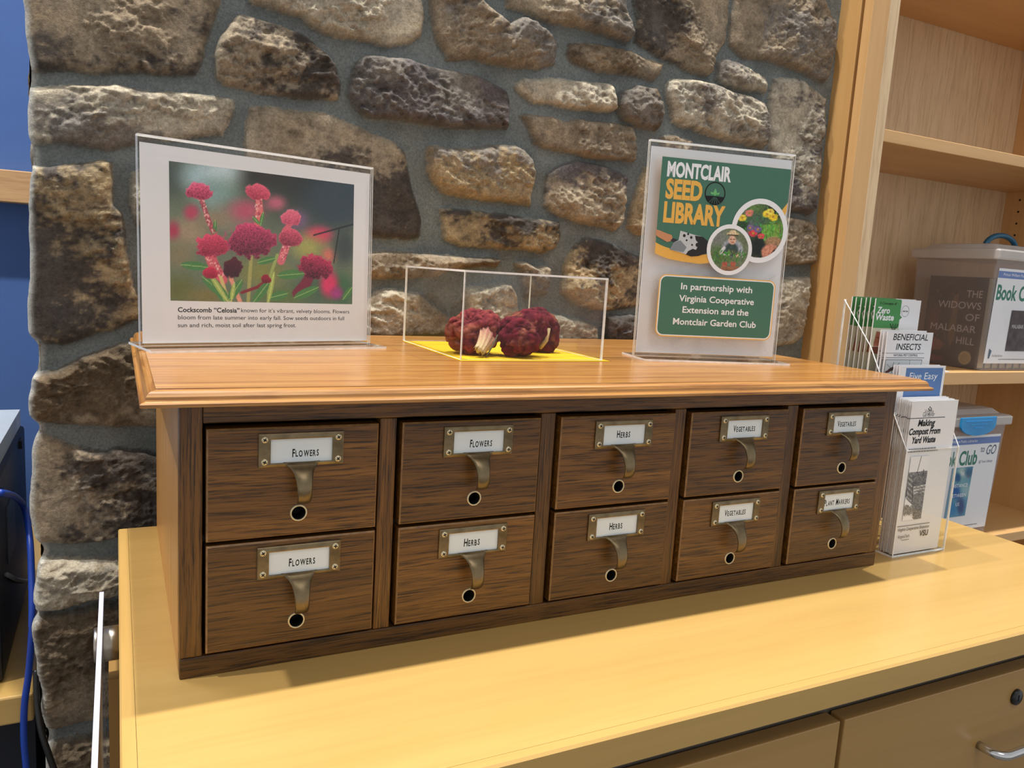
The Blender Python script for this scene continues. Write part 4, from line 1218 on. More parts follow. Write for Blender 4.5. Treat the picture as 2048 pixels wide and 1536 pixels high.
def crest(parent, center, rad, seed, cdark, clight, lean=0.0, parts=7):
    """brain-like folded crest: one surface grown from overlapping lobes and ripples"""
    bm = bmesh.new(); bmesh.ops.create_icosphere(bm, subdivisions=6, radius=1)
    v = np.array([q.co[:] for q in bm.verts]); fcs = [[w_.index for w_ in f.verts] for f in bm.faces]; bm.free()
    rg = np.random.default_rng(seed)
    vw = v + .16 * np.stack([fbm3(v * 3 + seed, 2), fbm3(v * 3 + seed + 20, 2), fbm3(v * 3 + seed + 40, 2)], 1); vw /= np.linalg.norm(vw, axis=1)[:, None]
    def domes(n, R, x=None):
        c = rg.normal(size=(n, 3)); c /= np.linalg.norm(c, axis=1)[:, None]
        ang = np.arccos(np.clip(np.max(vw @ c.T, axis=1), -1, 1))
        return np.sqrt(np.clip(1 - (ang / R) ** 2, 0, 1))
    big, cell, tiny = domes(parts, 1.0), domes(80, .30), domes(420, .135)
    r = .50 + .30 * big + .17 * cell + .075 * tiny + .014 * fbm3(v * 40, 2)
    P = v * r[:, None] * np.array(rad)
    P[:, 0] += lean * P[:, 2]
    P[:, 2] = np.maximum(P[:, 2], -rad[2] * .86)
    tt = np.clip(-.08 + .75 * fbm3(v * 6 + 9, 3) * (.35 + .45 * cell + .6 * tiny), 0, 1)[:, None]  # paler tips; occlusion between the lobes is painted into the colour
    patch = sstep(.5, .7, fbm3(v * 2.0 + seed * 7, 3))[:, None]
    cd, cl_, ct = (np.array(srgb(*k)[:3]) for k in (cdark, clight, (206, 140, 96)))
    colr = cd * (1 - tt) + (cl_ * (1 - .55 * patch) + ct * .55 * patch) * tt
    mb = MB(); b = mb.add(P, fcs, VELV, True); mb.col[b] = colr.astype(np.float32)
    o = mb.build('flower_head', parent, fixn=False); o.location = center
    return o


ZF = zc + .0004
SZ = 1.0
fl = [('pinkish dried cockscomb head with its pale stem showing, left in the box', refit(960, 700, ZF), (.0385, .031, .0375), 3, (84, 20, 32), (172, 72, 72)),
      ('largest deep crimson dried cockscomb head, middle of the box', refit(1035, 705, ZF), (.0365, .028, .0335), 8, (66, 10, 24), (134, 34, 50)),
      ('dark dried cockscomb head behind the crimson one, right in the box', refit(1087, 692, ZF), (.034, .026, .0335), 14, (62, 14, 24), (124, 42, 48))]
fl[0] = (fl[0][0], np.array([.3665, .2245, ZF])) + fl[0][2:]; fl[1] = (fl[1][0], np.array([.4240, .195, ZF])) + fl[1][2:]; fl[2] = (fl[2][0], np.array([.4800, .252, ZF])) + fl[2][2:]
for k, (lb, pos, rad, sd, c1, c2) in enumerate(fl):
    t = thing('dried_cockscomb', lb, 'dried flower', tuple(pos), 0, 'dried cockscomb heads in the display box')
    crest(t, (0, 0, rad[2] * .84), rad, sd, c1, c2, (.0, .12, -.1)[k])
    mb = MB()
    if k == 0:
        # flattened, fluted stalk that fans out into the crest
        SP = [((.020, -.010, .036), .019, .008), ((.013, -.020, .029), .0165, .007), ((.006, -.029, .022), .0125, .006), ((-.001, -.036, .0155), .0090, .0052), ((-.007, -.041, .010), .0072, .0046), ((-.0115, -.0445, .0062), .0076, .0046)]
        sg = 40; vs = []; cs = []
        rs_ = np.random.default_rng(4)
        jag = rs_.random(sg) * .006
        for i, (c_, wa, wb) in enumerate(SP):
            tdir = np.array([-.62, -.52, -.58]); tdir /= np.linalg.norm(tdir)
            sx_ = np.cross(tdir, [0, -1, 0]); sx_ /= np.linalg.norm(sx_); sy_ = np.cross(tdir, sx_)
            for q_ in range(sg):
                an = 2 * math.pi * q_ / sg; fl_ = 1 + .13 * math.sin(11 * an + i * .5) + .07 * math.sin(5 * an + 1.3 * i)
                p_ = np.array(c_) + sx_ * wa * fl_ * math.cos(an) + sy_ * wb * fl_ * math.sin(an)
                if i == len(SP) - 1: p_ = p_ - tdir * jag[q_]
                vs.append((p_[0], p_[1], max(p_[2], .0006)))
                k_ = .5 + .5 * math.sin(11 * an + i * .5); pk = np.array(srgb(170, 84, 92)[:3]); tn = np.array(srgb(206, 182, 140)[:3])
                mix_ = np.clip(1.1 - .28 * i + .5 * (k_ - .6), 0, .9); cs.append(tn * (1 - mix_) + pk * mix_)
        fs_ = [(i * sg + q_, i * sg + (q_ + 1) % sg, (i + 1) * sg + (q_ + 1) % sg, (i + 1) * sg + q_) for i in range(len(SP) - 1) for q_ in range(sg)]
        fs_.append(tuple((len(SP) - 1) * sg + q_ for q_ in range(sg)))
        b_ = mb.add(vs, fs_, VELV, True); mb.col[b_] = np.array(cs, np.float32); mb.build('stem', t)
        mb = MB(); mb.tube([(.018, -.036, .028), (.008, -.044, .015), (-.004, -.052, .0012)], [.0009, .0010, .0008], plain('dry_twig', srgb(70, 66, 40), .8), 8); mb.build('twig', t)
    elif k == 1:
        mb.tube([(.028, .004, .012), (.0325, -.004, .022), (.0350, -.006, .038)], [.004, .003, .0018], STEM, 10); mb.build('stem', t)
    else:
        mb.tube([(.0, .0, .006), (.006, .012, .004), (.012, .022, .0038)], [.005, .004, .0035], STEM, 10); mb.build('stem', t)

# ------------------------------------------------------------------ brochure holder and brochures
HX0, HX1 = .9505, 1.0680
t = thing('brochure_holder', 'clear acrylic four-tier brochure holder at the right end of the cabinet', 'brochure holder', (HX0, 0, 0))
FY = [.0135 + .0272 * k for k in range(4)]; FZ = [.0035 + .0465 * k for k in range(4)]
wH = HX1 - HX0; TA = .0022
for k in range(4):
    mb = MB(); mb.box(TA + .0002, wH - TA - .0002, FY[k] - TA, FY[k], FZ[k] - .003 if k else .0002, FZ[k] + .155, ACR, rim=EDGE, thin='y'); mb.build('front_plate', t)
side = [(FY[0] - TA, .0001), (FY[0] - TA, .1585)] + [(FY[k] - TA, .1585 + .0465 * k) for k in (1, 2, 3)] + [(.150, .364), (.150, .0001)]
for x in (0, wH - TA):
    mb = MB(); mb.prism(side, 'x', x, x + TA, ACR, rim=EDGE); mb.build('side_plate', t)
mb = MB(); mb.box(TA + .0002, wH - TA - .0002, .1478, .150, .0001, .364, ACR, rim=EDGE, thin='y'); mb.build('back_plate', t)
mb = MB(); mb.box(TA + .0002, wH - TA - .0002, FY[0] + .0002, .1476, .0001, .0022, ACR, rim=EDGE, thin='z'); mb.build('base', t)

BX = HX0 + .0036; BWD = .1010; BH = .2260
X_, U_ = np.array([1., 0, 0]), np.array([0, 0, 1.])
I_NAVY = ink('steel_blue', srgb(92, 128, 182))


def compost_draw(X, Y, U, V):
    p = painter(4.15, 1740, 760)(X, Y); p.fill((236, 236, 238)); rr = random.Random(6)
    K = (58, 58, 60)
    p.poly([(300, 770), (470, 750), (487, 790), (470, 1010), (340, 1010), (270, 960)], (120, 120, 122))
    p.poly([(345, 790), (470, 765), (480, 860), (350, 880)], (96, 96, 98))
    for k in range(5):
        y = 800 + 44 * k
        p.poly([(300, y - 18), (350, y + 30), (348, y + 58), (295, y + 6)], (150, 150, 150)); p.line([(300, y - 18), (350, y + 30)], 5, K); p.line([(296, y + 8), (348, y + 58)], 5, K)
    for y in (880, 905, 930):
        p.poly([(352, y), (486, y - 26), (485, y - 8), (352, y + 20)], (176, 176, 176)); p.line([(352, y), (486, y - 26)], 4, K)
    for x0, y0, y1 in ((300, 765, 960), (440, 745, 800), (486, 780, 940), (350, 850, 1010)): p.line([(x0, y0), (x0 - 4, y1)], 10, (70, 70, 72))
    p.line([(422, 632), (385, 770)], 5, K)
    p.blob(410, 1060, 80, 130, (112, 112, 112), .25, 1, 0, .3); p.blob(300, 1080, 60, 45, (128, 128, 128), .3, 1, 0, .3); p.blob(440, 1120, 60, 60, (118, 118, 118), .3, 1, 0, .3); p.blob(410, 820, 60, 30, (110, 110, 110), .3, 1, 0, .3)
    p.c = np.where(p.c.mean(-1, keepdims=True) < 225, p.c * (.45 + 1.1 * fbm(p.X / 7, p.Y / 7, 3))[..., None], p.c)
    return p.c


def insect_draw(X, Y, U, V):
    p = painter(6.4, 1580, 560)(X, Y); p.fill((206, 212, 214))
    p.blob(1300, 1140, 60, 22, (60, 34, 28), .2, 1, -25); p.blob(1355, 1105, 24, 18, (40, 26, 24), .2); p.blob(1250, 1170, 40, 16, (96, 48, 36), .2, 1, -20)
    for a, b in (((1300, 1140), (1240, 1080)), ((1300, 1140), (1330, 1050)), ((1330, 1130), (1400, 1180)), ((1270, 1160), (1220, 1190)), ((1290, 1150), (1310, 1200)), ((1360, 1100), (1400, 1060))): p.line([a, b], 6, (70, 60, 56))
    return p.c


def brochure(name, label, group, k, fill, edge=PAPER):
    t_ = thing(name, label, 'brochure', (BX, FY[k] + .0010, FZ[k]), 0, group)
    pg = Page((BX, FY[k] + .0010, FZ[k]), X_, U_, BWD, BH, .0004, PAPER)
    fill(pg)
    pg.build('printed_cover', t_)
    mb = MB(); mb.box(0, BWD, .0005, .0011, 0, BH - .0006, edge); mb.build('folded_panel', t_)
    return t_


def f_compost(pg):
    q = lambda x, y: pg.uv(1740 + x / 4.15, 760 + y / 4.15)
    T = lambda s, x0, y0, x1, y1, cap, b=0, sh=0, m=I_BLACK: pg.ptext(s, (1740 + x0 / 4.15, 760 + y0 / 4.15), (1740 + x1 / 4.15, 760 + y1 / 4.15), cap, m, b, sh)
    T('Virginia', 452, 282, 527, 274, .0062, .0); T('Gardener', 436, 308, 536, 298, .0064, .0)
    for x, y in ((487, 240), (508, 236), (498, 226), (492, 250), (506, 250)):
        a = q(x, y); pg.circle(a[0], a[1], .0012, I_BLACK, seg=8)
    a, b = q(328, 325), q(622, 303); pg.stroke([(a[0], (a[1] + b[1]) / 2), (b[0], (a[1] + b[1]) / 2)], .0009, I_BLACK)
    T('Making', 395, 388, 533, 376, .0098, .03, .16); T('Compost From', 317, 464, 578, 440, .0098, .03, .16); T('Yard Waste', 338, 532, 537, 514, .0098, .03, .16)
    for (xa, ya), (xb, yb_) in (((318, 584), (552, 562)), ((314, 604), (556, 584))):
        a, b = q(xa, ya), q(xb, yb_); pg.dashes(a[0], (a[1] + b[1]) / 2, b[0], .0015, I_GREY2, seed=int(ya))
    u0, v0 = q(262, 1168); u1, v1 = q(490, 625)
    pg.picture(u0, v0, u1, v1, 90, 210, compost_draw, PIC)
    a, b = q(215, 1226), q(490, 1176); pg.stroke([(a[0], (a[1] + b[1]) / 2), (b[0], (a[1] + b[1]) / 2)], .0008, I_BLACK)
    T('Virginia Cooperative Extension', 222, 1264, 483, 1216, .0046, .006, .15); T('VirginiaTech', 222, 1318, 320, 1300, .0046, 0); T('VSU', 402, 1296, 472, 1284, .0090, .02)
    a, b = q(255, 1330), q(318, 1318); pg.stroke([(a[0], (a[1] + b[1]) / 2), (b[0], (a[1] + b[1]) / 2)], .0006, I_BLACK)


def f_five(pg):
    q = lambda x, y: pg.uv(1600 + x / 4.518, 540 + y / 4.518)
    a, b = q(962, 888), q(1300, 882)
    pg.rect(a[0], .012, b[0] - .001, (a[1] + b[1]) / 2, I_NAVY)
    pg.ptext('Five Easy', (1600 + 985 / 4.518, 540 + 985 / 4.518), (1600 + 1236 / 4.518, 540 + 990 / 4.518), .0098, I_WHITE, .0, .12)


def f_benef(pg):
    q = lambda x, y: pg.uv(1580 + x / 6.4, 560 + y / 6.4)
    T = lambda s, x0, y0, x1, y1, cap, b=0, sh=0: pg.ptext(s, (1580 + x0 / 6.4, 560 + y0 / 6.4), (1580 + x1 / 6.4, 560 + y1 / 6.4), cap, I_BLACK, b, sh)
    T('BENEFICIAL', 1318, 772, 1764, 774, .0094, .012, .15); T('INSECTS', 1352, 896, 1664, 896, .0094, .012, .15)
    for y, w in ((938, .0006), (996, .0007)):
        a, b = q(1225, y), q(1715, y); pg.stroke([(a[0], (a[1] + b[1]) / 2), (b[0], (a[1] + b[1]) / 2)], w, I_BLACK)
    T('NATURAL PEST CONTROL', 1325, 980, 1632, 976, .0034, .01)
    a, b = q(1205, 1020), q(1690, 1018); u0, u1, v1 = a[0] + .003, b[0], (a[1] + b[1]) / 2
    pg.rect(u0, .03, u1, v1, I_BLACK); pg.rect(u0 + .0008, .031, u1 - .0008, v1 - .0008, ink('pale_grey', srgb(214, 220, 224)))
    pg.picture(u0 + .002, v1 - .045, u0 + .050, v1 - .002, 90, 80, insect_draw, PIC)
    um = u0 + .053; pg.stroke([(um, .031), (um, v1 - .0008)], .0007, I_BLACK)


I_ZG = ink('fresh_green', srgb(76, 148, 84)); I_BRN = ink('brown_box', srgb(160, 96, 74)); I_CRM = ink('cream', srgb(214, 214, 190)); I_DG = ink('leaf_disc', srgb(96, 124, 72))


def f_zero(pg):
    q = lambda x, y: pg.uv(1580 + x / 6.4, 560 + y / 6.4)
    T = lambda s, x0, y0, x1, y1, cap, m, b=0, sh=0: pg.ptext(s, (1580 + x0 / 6.4, 560 + y0 / 6.4), (1580 + x1 / 6.4, 560 + y1 / 6.4), cap, m, b, sh)
    g0 = q(1148, 236); g1 = q(1440, 236); vb = q(1020, 610)[1]; ur = q(1420, 360)[0]
    pg.rect(.0005, vb - .085, ur + .002, vb, I_CRM)
    pg.rrect(.001, vb, ur, g0[1], .003, I_ZG); pg.rect(.001, vb, ur * .5, g0[1], I_ZG)
    pg.poly([(ur - .001, q(0 + 1400, 480)[1] + .004), (ur + .005, q(1400, 480)[1]), (ur - .001, q(1400, 480)[1] - .004)], I_ZG)
    T('5 Concepts of', 1150, 318, 1365, 314, .0038, I_BLACK, .02, .1); T('Zero', 1108, 430, 1272, 428, .0098, I_WHITE, .03, .12); T('Waste', 1082, 520, 1322, 516, .0098, I_WHITE, .03, .12)
    a = q(1475, 400); pg.ring(min(a[0], .092), a[1], .0085, .0080, I_GREY2); pg.dashes(min(a[0], .092) - .0055, a[1] - .001, min(a[0], .092) + .0055, .0018, I_GREY2, seed=5)
    for x, y in ((.078, vb - .028), (.054, vb - .060), (.082, vb - .082)):
        pg.circle(x, y, .012, I_DG); pg.circle(x, y, .010, ink('leaf_disc_in', srgb(120, 146, 88)))
    x, y = .026, vb - .022
    pg.poly([(x - .022, y - .016), (x + .012, y - .018), (x + .020, y + .012), (x - .016, y + .017)], I_BRN); pg.stroke([(x - .015, y + .008), (x + .017, y + .004)], .0012, ink('brown_dark', srgb(110, 60, 46)))
    x, y = .046, vb - .004
    for s_ in (-1, -.3, .4, 1): pg.stroke([(x, y - .006), (x + .004 * s_, y + .004), (x + .009 * s_, y + .011)], .0010, I_BLACK)


sets = [(0, f_compost, 'white brochure about making compost', 'front pocket', 11, .00225), (1, f_five, 'brochure with a blue title panel', 'second pocket', 3, .0050),
        (2, f_benef, 'white brochure about beneficial insects', 'third pocket', 3, .0055), (3, f_zero, 'green topped brochure about zero waste', 'rear pocket', 6, .0084)]
for k, fn, lab, pocket, nb, step in sets:
    grp = 'brochures in the ' + pocket + ' of the holder'
    b0 = brochure('brochure', lab + ', frontmost in the ' + pocket, grp, k, fn)
    for i in range(1, nb):
        c = dup(b0); c.location = (BX + random.uniform(-.0012, .0012), FY[k] + .0010 + step * i, FZ[k] + random.uniform(-.0008, .0022))
        c['label'] = lab + ', behind the front one in the ' + pocket
    if k == 0:
        pass

# ------------------------------------------------------------------ bookcase on the right
BF, BB = .42, .7175          # front and back planes
SX0, SX1, RX = 1.2465, 1.320, 2.195
BZ0, BZ1 = -.78, 1.30
t = thing('bookcase', 'tall light maple bookcase with open shelves beside the stone wall', 'bookcase', (SX0, BF, BZ0))
L_ = lambda x, y, z: (x - SX0, y - BF, z - BZ0)


def cbox(name, x0, x1, y0, y1, z0, z1, mat, bevel=.0012, par=None):
    a = L_(x0, y0, z0); b = L_(x1, y1, z1)
    mb = MB(); mb.box(a[0], b[0], a[1], b[1], a[2], b[2], mat)
    return mb.build(name, par or t, bevel=bevel)


cbox('stile', SX0, SX1 - .028, BF, BF + .020, BZ0, BZ1, case_maple('z'), .0006)
cbox('stile', SX1 - .0278, SX1, BF - .0004, BF + .020, BZ0, BZ1, back_maple('z'), .0006)
cbox('side_panel', SX0 + .022, SX1 - .004, BF + .0202, BB, BZ0, BZ1, case_maple('z'))
cbox('side_panel', RX, RX + .024, BF, BB, BZ0, BZ1, case_maple('z'))
bp = cbox('back_panel', SX1 - .0035, RX - .0002, BB - .008, BB, BZ0, BZ1, back_maple('z'))
zs1 = ray_hit(1777, 259, 'y', BF)[2]; zs2 = ray_hit(1890, 745, 'y', BF)[2]; zs3 = ray_hit(2048, 1061, 'y', BF)[2]
ztp = ray_hit(1802, 31, 'y', BB - .008)[2]
for z1, th in ((zs1, .0242), (zs2, .0285), (zs3, .024), (ztp + .026, .026), (-.56, .024)):
    cbox('shelf', SX1 + .0002 - .0035, RX - .0002, BF, BB - .0082, z1 - th, z1, case_maple('x'))
# peg holes in the right side panel
mb = MB()
for yy in (BF + .05, BF + .25):
    for k in range(14):
        a = L_(RX - .0003, yy, .30 + .032 * k); mb.lathe([(0, 0), (.003, 0), (.003, .0006)], a, 'x', BLACK, 10)
mb.build('peg_holes', t)
# scribe panel closing the bookcase against the stones
mb = MB(); mb.box(SX0 + .0005, SX0 + .0205, BF + .028, .60, BZ0, BZ1, wood('scribe_maple', srgb(204, 158, 98), srgb(213, 168, 108), srgb(176, 128, 76), 'z', rough=.4, streak=16, fine=110, pore_amt=.1, bump=.02))
structure(mb.build('trim_2', bevel=.001), 'maple scribe strip between the stone wall and the bookcase')


PLAST = acrylic('bin_plastic', tint=(.92, .91, .92), haze=.17, hazecol=(.86, .84, .83), rough=.25)
PLAST2 = acrylic('bin_lid_plastic', tint=(.9, .9, .9), haze=.72, hazecol=(.80, .78, .76), rough=.3)
LATCH = plain('blue_latch_plastic', srgb(32, 142, 206), .35, noise=.03); TEAL = plain('teal_handle_plastic', srgb(14, 84, 112), .35, noise=.03)


def book_bin(label, x0, w, y0, dep, z0, h, col_latch, label_fill, handle_up):
    t_ = thing('storage_bin', label, 'storage bin', (x0, y0, z0))
    tp = .012; hb = h - .026
    def shell(s0, s1):
        # tapered tub, open at the top
        o0 = [(tp, tp * .6, 0), (w - tp, tp * .6, 0), (w - tp, dep - tp * .6, 0), (tp, dep - tp * .6, 0)]
        return o0
    mb = MB(); e_ = .0018
    B0 = [(tp, tp * .5, 0), (w - tp, tp * .5, 0), (w - tp, dep - tp * .5, 0), (tp, dep - tp * .5, 0)]
    T0 = [(0, 0, hb), (w, 0, hb), (w, dep, hb), (0, dep, hb)]
    Bi = [(tp + e_, tp * .5 + e_, e_), (w - tp - e_, tp * .5 + e_, e_), (w - tp - e_, dep - tp * .5 - e_, e_), (tp + e_, dep - tp * .5 - e_, e_)]
    Ti = [(e_, e_, hb), (w - e_, e_, hb), (w - e_, dep - e_, hb), (e_, dep - e_, hb)]
    mb.add(B0 + T0 + Bi + Ti, [(3, 2, 1, 0), (0, 1, 5, 4), (1, 2, 6, 5), (2, 3, 7, 6), (3, 0, 4, 7), (8, 9, 10, 11), (8, 12, 13, 9), (9, 13, 14, 10), (10, 14, 15, 11), (11, 15, 12, 8), (4, 5, 13, 12), (5, 6, 14, 13), (6, 7, 15, 14), (7, 4, 12, 15)], PLAST)
    mb.build('tub', t_, bevel=.004)
    mb = MB(); o_ = .010
    def ringp(i, z): return [(-o_ + i, -o_ + i, z), (w + o_ - i, -o_ + i, z), (w + o_ - i, dep + o_ - i, z), (-o_ + i, dep + o_ - i, z)]
    rs = [ringp(0, hb + .0003), ringp(0, hb + .020), ringp(.003, hb + .024), ringp(.020, hb + .026), ringp(.032, hb + .036), ringp(.050, hb + .039)]
    vs = [p for r in rs for p in r]
    mb.add(vs, [(i * 4 + k, i * 4 + (k + 1) % 4, (i + 1) * 4 + (k + 1) % 4, (i + 1) * 4 + k) for i in range(5) for k in range(4)] + [(20, 21, 22, 23), (3, 2, 1, 0)], PLAST2)
    mb.build('lid', t_, bevel=.004, segs=3)
    if handle_up:
        mb = MB(); c = w * .50; pts = []
        mb.tube([(c + .062 * math.cos(a), dep * .40, hb + .030 + .034 * math.sin(a)) for a in np.linspace(0, math.pi, 15)], .0065, col_latch, 12); mb.build('carry_handle', t_)
    mb = MB(); c = w * .5; lw = .065; pr = []
    for x, z in [(-lw, hb + .0235), (lw, hb + .0235), (lw, hb + .004)] + [(lw * math.cos(a), hb + .004 - .024 * math.sin(a)) for a in np.linspace(.15, math.pi - .15, 14)] + [(-lw, hb + .004)]:
        pr.append((c + x, z))
    mb.prism(pr, 'y', -o_ - .0055, -o_ - .0004, col_latch)
    for k, zz in enumerate((.014, .006, -.002)): mb.box(c - lw * (.75 - .25 * k), c + lw * (.75 - .25 * k), -o_ - .0066, -o_ - .0054, hb + zz, hb + zz + .0016, col_latch)
    if not handle_up: mb.build('latch', t_, bevel=.001)
    tilt = -math.atan2(tp * .5, hb)
    # printed label sheet taped to the end face, following its taper
    X, U = np.array([1., 0, 0]), np.array([0, math.sin(tilt), math.cos(tilt)])
    lz0 = .018; org_l = (.013, tp * .5 * (1 - lz0 / hb) - .0008, lz0)
    pg = Page((x0 + org_l[0], y0 + org_l[1], z0 + org_l[2]), X, U, w - .026, label_fill[1], .0003, PAPER)
    label_fill[0](pg)
    pg.build('label_sheet', t_, org_l, (-tilt, 0, 0))
    return t_


I_TEAL = ink('club_green', srgb(66, 128, 108)); I_BAND = ink('club_blue', srgb(112, 136, 190)); I_SLATE = ink('slate', srgb(96, 112, 130))


def cover2(X, Y, U, V):
    p = painter(5.484, 1860, 780)(X, Y); p.fill((96, 148, 176)); B = p.blob
    B(330, 950, 110, 130, (120, 168, 176), .8); B(360, 900, 60, 60, (180, 200, 190), .7); B(420, 930, 30, 40, (130, 120, 130), .7); B(300, 960, 40, 60, (44, 92, 140), .6); B(280, 1120, 60, 90, (40, 96, 160), .7); B(400, 1100, 80, 90, (150, 184, 190), .8)
    B(330, 1270, 50, 110, (66, 86, 130), .6); B(240, 1300, 60, 90, (60, 130, 180), .8); B(430, 900, 70, 60, (62, 108, 140), .8)
    return p.c


def club_label(pg, left_vis):
    w, h = pg.w, pg.h
    pg.rect(.0, h - .022, w, h - .006, I_BAND)
    pg.text('Prince William Public Libraries', w * .08, h - .0165, w * .62, .0062, I_WHITE, .0)
    pg.text('Book', w * .02, h - .073, w * .335, .036, I_TEAL, .03); pg.text('Club', w * .37, h - .073, w * .665, .036, I_TEAL, .03)
    pg.text('to', w * .70, h - .043, w * .765, .016, I_SLATE, .01); pg.text('GO', w * .79, h - .050, w * .95, .0235, I_SLATE, .01, .2)
    pg.text('@ Your Library', w * .70, h - .070, w * .93, .0065, I_SLATE, 0, .1)
    pg.dashes(w * .22, .009, w * .85, .0018, I_GREY2, seed=3)


def lab2(pg):
    club_label(pg, 0)
    q = lambda x, y: pg.uv(1860 + x / 5.484, 780 + y / 5.484)
    a, b = q(262, 850), q(412, 1382); c = q(492, 842)
    u0, u1 = a[0] - .006, c[0] - .008
    pg.picture(u0, q(300, 1386)[1], u1, q(380, 846)[1], 60, 90, cover2, PIC)
    for s_, f0, f1, vv in (('THE', .45, .62, .84), ('DISTANCE', .12, .88, .60), ('BETWEEN', .12, .88, .40), ('US', .45, .62, .22)):
        v0, v1 = q(300, 1386)[1], q(380, 846)[1]
        pg.text(s_, u0 + (u1 - u0) * f0, v0 + (v1 - v0) * vv, u0 + (u1 - u0) * f1, .0085, I_WHITE, .0)


def cover1(X, Y, U, V):
    p = painter(1, 0, 0)(X, Y); p.fill((84, 74, 74)); p.c = p.c * (.7 + .6 * fbm(U * 60, V * 60, 3))[..., None]
    return p.c


def lab1(pg):
    club_label(pg, 0); w, h = pg.w, pg.h
    pg.picture(w * .30, .030, w * .66, h - .095, 40, 50, cover1, PIC)
    pg.poly([(w * .05, .012), (w * .05, .035), (w * .09, .030), (w * .07, .012)], I_SLATE)
    pg.text('Prince William Public Libraries', w * .11, .016, w * .27, .0052, I_GREY2, 0)
    pg.text('MALABAR HILL', w * .34, h * .38, w * .62, .009, I_GREY, .0)


B2X = 1.632
book_bin('lower clear storage bin with a blue latch on the bottom shelf', B2X, .2565, .430 + .004, .22, zs3 + .0004, .303, LATCH, (lab2, .236), False)
B1X, B1Y = 1.757, .432
book_bin('upper clear storage bin of books with a teal handle on the middle shelf', B1X, .27, B1Y, .205, zs2 + .0004, .285, TEAL, (lab1, .222), True)


# books standing in the upper bin, front cover towards the left
def widows_cover(X, Y, U, V):
    w, h = .150, .214
    p = painter(1, 0, 0)(X, Y); p.fill((44, 36, 38))
    p.X = U / w * 100; p.Y = (1 - V / h) * 140
    p.line([(6, 120), (6, 40), (16, 26), (30, 16), (38, 8)], 3, (70, 58, 54)); p.line([(38, 8), (46, 16), (60, 26), (66, 40)], 3, (70, 58, 54))
    rr = random.Random(5)
    for _ in range(120):
        x, y = rr.uniform(8, 58), rr.uniform(22, 120); p.blob(x, y, 1.3, 1.3, rr.choice(((150, 96, 70), (120, 70, 56), (160, 130, 96))), .4, .8)
    p.blob(16, 75, 12, 30, (110, 62, 50), .5, .8); p.blob(24, 110, 16, 10, (150, 84, 70), .3); p.poly([(46, 30), (54, 26), (56, 100), (50, 108), (44, 96)], (132, 100, 64), .8)
    p.blob(36, 60, 10, 30, (40, 36, 44), .4); p.blob(20, 132, 24, 6, (120, 60, 60), .4)
    p.blob(78, 126, 11, 11, (206, 186, 130), .08); p.blob(78, 126, 8, 8, (190, 166, 110), .1)
    p.grain(.3, 3)
    return p.c


bw, bh, bt = .150, .214, .027
PGS = plain('book_page_edges', srgb(222, 206, 172), .8, noise=.12, nscale=300)
I_TITLE = ink('title_grey', srgb(214, 204, 196)); COV = plain('dark_cover', srgb(46, 38, 40), .4)
zb = zs2 + .0036
for k in range(7):
    bx0 = B1X + .016 + k * (bt + .0012)
    last = k
    t_ = thing('paperback_book', ('dark covered paperback, leftmost in the upper bin, its front cover showing' if k == 0 else 'copy of the dark paperback standing behind the front one in the upper bin'), 'book', (bx0, B1Y + .020 + .001, zb), 0, 'paperbacks in the upper bin')
    mb = MB(); mb.box(.0008, bt - .0008, .002, bw - .002, .0015, bh - .0015, PGS); mb.build('page_block', t_)
    mb = MB(); mb.box(bt - .0006, bt, 0, bw, 0, bh, COV); mb.build('back_cover', t_)
    mb = MB(); mb.box(.0006, bt - .0006, bw - .0012, bw, 0, bh, COV); mb.build('spine', t_)
    X = np.array([0., -1, 0]); o_ = (bx0, B1Y + .021 + bw, zb)
    pg = Page(o_, X, U_, bw, bh, .0006, COV)
    if k == 0:
        pg.picture(.0005, .0005, bw - .0005, bh - .0005, 90, 126, widows_cover, PIC)
        for s_, a, b, v in (('THE', .665, .93, .775), ('WIDOWS', .20, .93, .645), ('OF', .70, .93, .515), ('MALABAR', .12, .90, .385), ('HILL', .60, .90, .25)):
            pg.text(s_, bw * a, bh * v, bw * b, .0165, I_TITLE, .0)
    pg.build('front_cover', t_, (0, bw, 0), (0, 0, -math.pi / 2))

mb = MB(); z_ = zs2 + .0002
a = ray_hit(1888, 748, 'z', z_); b = ray_hit(1934, 748.5, 'z', z_)
mb.prism([(a[0] - .06, BF + .002), (a[0] + .055, BF + .0015), (a[0] + .06, BF + .045), (a[0] - .03, BF + .055)], 'z', z_, z_ + .0022, PAPER)
tag(mb.build('paper_slip'), 'white paper slip lying on the middle shelf in front of the bin', 'paper')

# ------------------------------------------------------------------ desk, printer and cables at far left
ZD = -.27
a = ray_hit(0, 1408, 'z', ZD); b = ray_hit(66, 1387, 'z', ZD)
XD, YDF = b[0], b[1]
t = thing('side_desk', 'light wooden desk top behind the left edge of the stone wall', 'desk', (XD, YDF, -.78))
mb = MB(); mb.box(-.9, 0, 0, .8, ZD + .78 - .043, ZD + .78, maple('x')); o = mb.build('desk_top', t, bevel=.003)
DARKB = plain('dark_navy_panel', srgb(22, 26, 38), .7, noise=.05)
mb = MB(); mb.box(-.86, -.004, .06, .78, 0, ZD + .78 - .0435, DARKB); mb.build('pedestal', t)
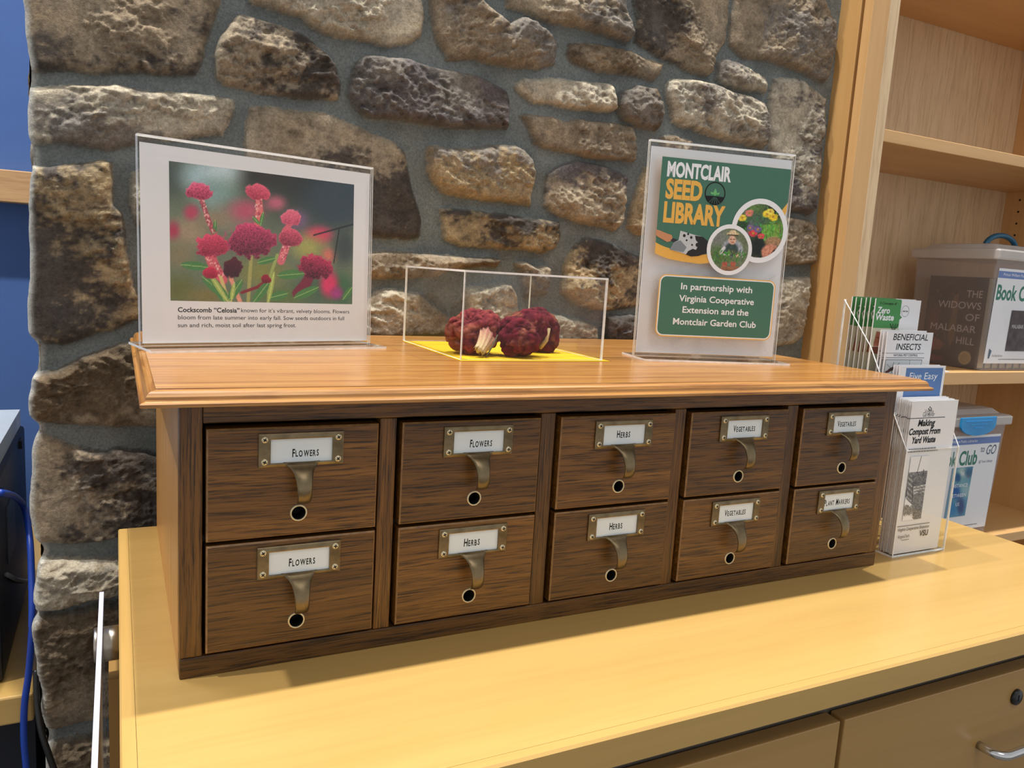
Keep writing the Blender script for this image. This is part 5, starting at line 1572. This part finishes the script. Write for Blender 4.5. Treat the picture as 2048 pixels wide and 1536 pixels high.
# printer with pale slotted lid
PX, PY0, PY1 = -.2015, .580, .9716
hz = .0375 - ZD
t = thing('office_printer', 'black office printer with a pale slotted lid on the side desk', 'printer', (PX, PY1, ZD))
BLK = plain('black_plastic', srgb(20, 24, 32), .45, noise=.05); PALE = plain('pale_grey_plastic', srgb(196, 206, 216), .45, noise=.02)
dp = PY1 - PY0
mb = MB(); mb.box(-.45, 0, -dp, 0, .0004, hz, BLK); mb.build('body', t, bevel=.006)
mb = MB(); mb.box(-.445, -.006, -dp + .005, -.002, hz + .0003, hz + .030, PALE)
for k in range(6): mb.box(-.43, -.040, -.030 - .024 * k, -.018 - .024 * k, hz + .0296, hz + .0304, BLK)
mb.build('lid', t, bevel=.003)
mb = MB(); mb.box(-.0005, .0045, -.10, -.07, hz - .022, hz - .008, plain('latch_black', srgb(10, 10, 12), .5)); mb.build('latch', t)
mb = MB(); mb.box(-.0005, .0015, -.30, -.20, .15, .24, plain('grey_panel', srgb(46, 54, 68), .4)); mb.build('side_panel', t)
pp_ = ray_hit(0, 985, 'x', PX); mb = MB(); mb.box(-.0005, .0055, pp_[1] - PY1 - .007, pp_[1] - PY1 + .007, pp_[2] - ZD - .006, pp_[2] - ZD + .006, plain('port_blue', srgb(20, 40, 90), .4)); mb.build('port', t)
mb = MB(); mb.tube([(.003, -.02, .012), (.004, -.12, .05), (.004, -.24, .10), (.003, -.34, .148)], .0035, plain('grey_clip', srgb(120, 124, 130), .4), 8); mb.build('side_rail', t)
CABLE = plain('blue_cable_jacket', srgb(24, 66, 168), .4, noise=.03); CABK = plain('black_cable_jacket', srgb(14, 14, 15), .4, noise=.03)


def px_path(pts): return [tuple(ray_hit(px, py, 'y', yy)) for px, py, yy in pts]


def smooth(P, n=6):
    P = [np.array(p) for p in P]; out = []
    for i in range(len(P) - 1):
        p0, p1, p2, p3 = P[max(i - 1, 0)], P[i], P[i + 1], P[min(i + 2, len(P) - 1)]
        for k in range(n):
            s_ = k / n; out.append(.5 * (2 * p1 + (p2 - p0) * s_ + (2 * p0 - 5 * p1 + 4 * p2 - p3) * s_ ** 2 + (3 * p1 - p0 - 3 * p2 + p3) * s_ ** 3))
    return out + [P[-1]]


pth = [tuple(ray_hit(0, 985, 'x', PX + .0107)), tuple(ray_hit(28, 992, 'x', PX + .018)), tuple(ray_hit(48, 1015, 'x', PX + .023))]
pth += px_path([(59, 1070, .60), (63, 1150, .56), (64, 1250, YDF - .012), (58, 1340, YDF - .012), (49, 1410, YDF - .012), (48, 1480, YDF - .012), (54, 1560, YDF - .012), (58, 1700, YDF - .012)])
mb = MB(); mb.tube(smooth(pth), .0046, CABLE, 12)
tag(mb.build('network_cable'), 'blue network cable running from the printer down over the desk edge', 'cable')
mb = MB(); mb.tube(smooth(px_path([(72, 1340, .50), (74, 1400, .485), (82, 1460, .47), (98, 1510, .462), (116, 1560, .458), (150, 1660, .455)])), .0042, CABK, 12)
tag(mb.build('power_cable'), 'black power cable hanging down along the lower left stones', 'cable')
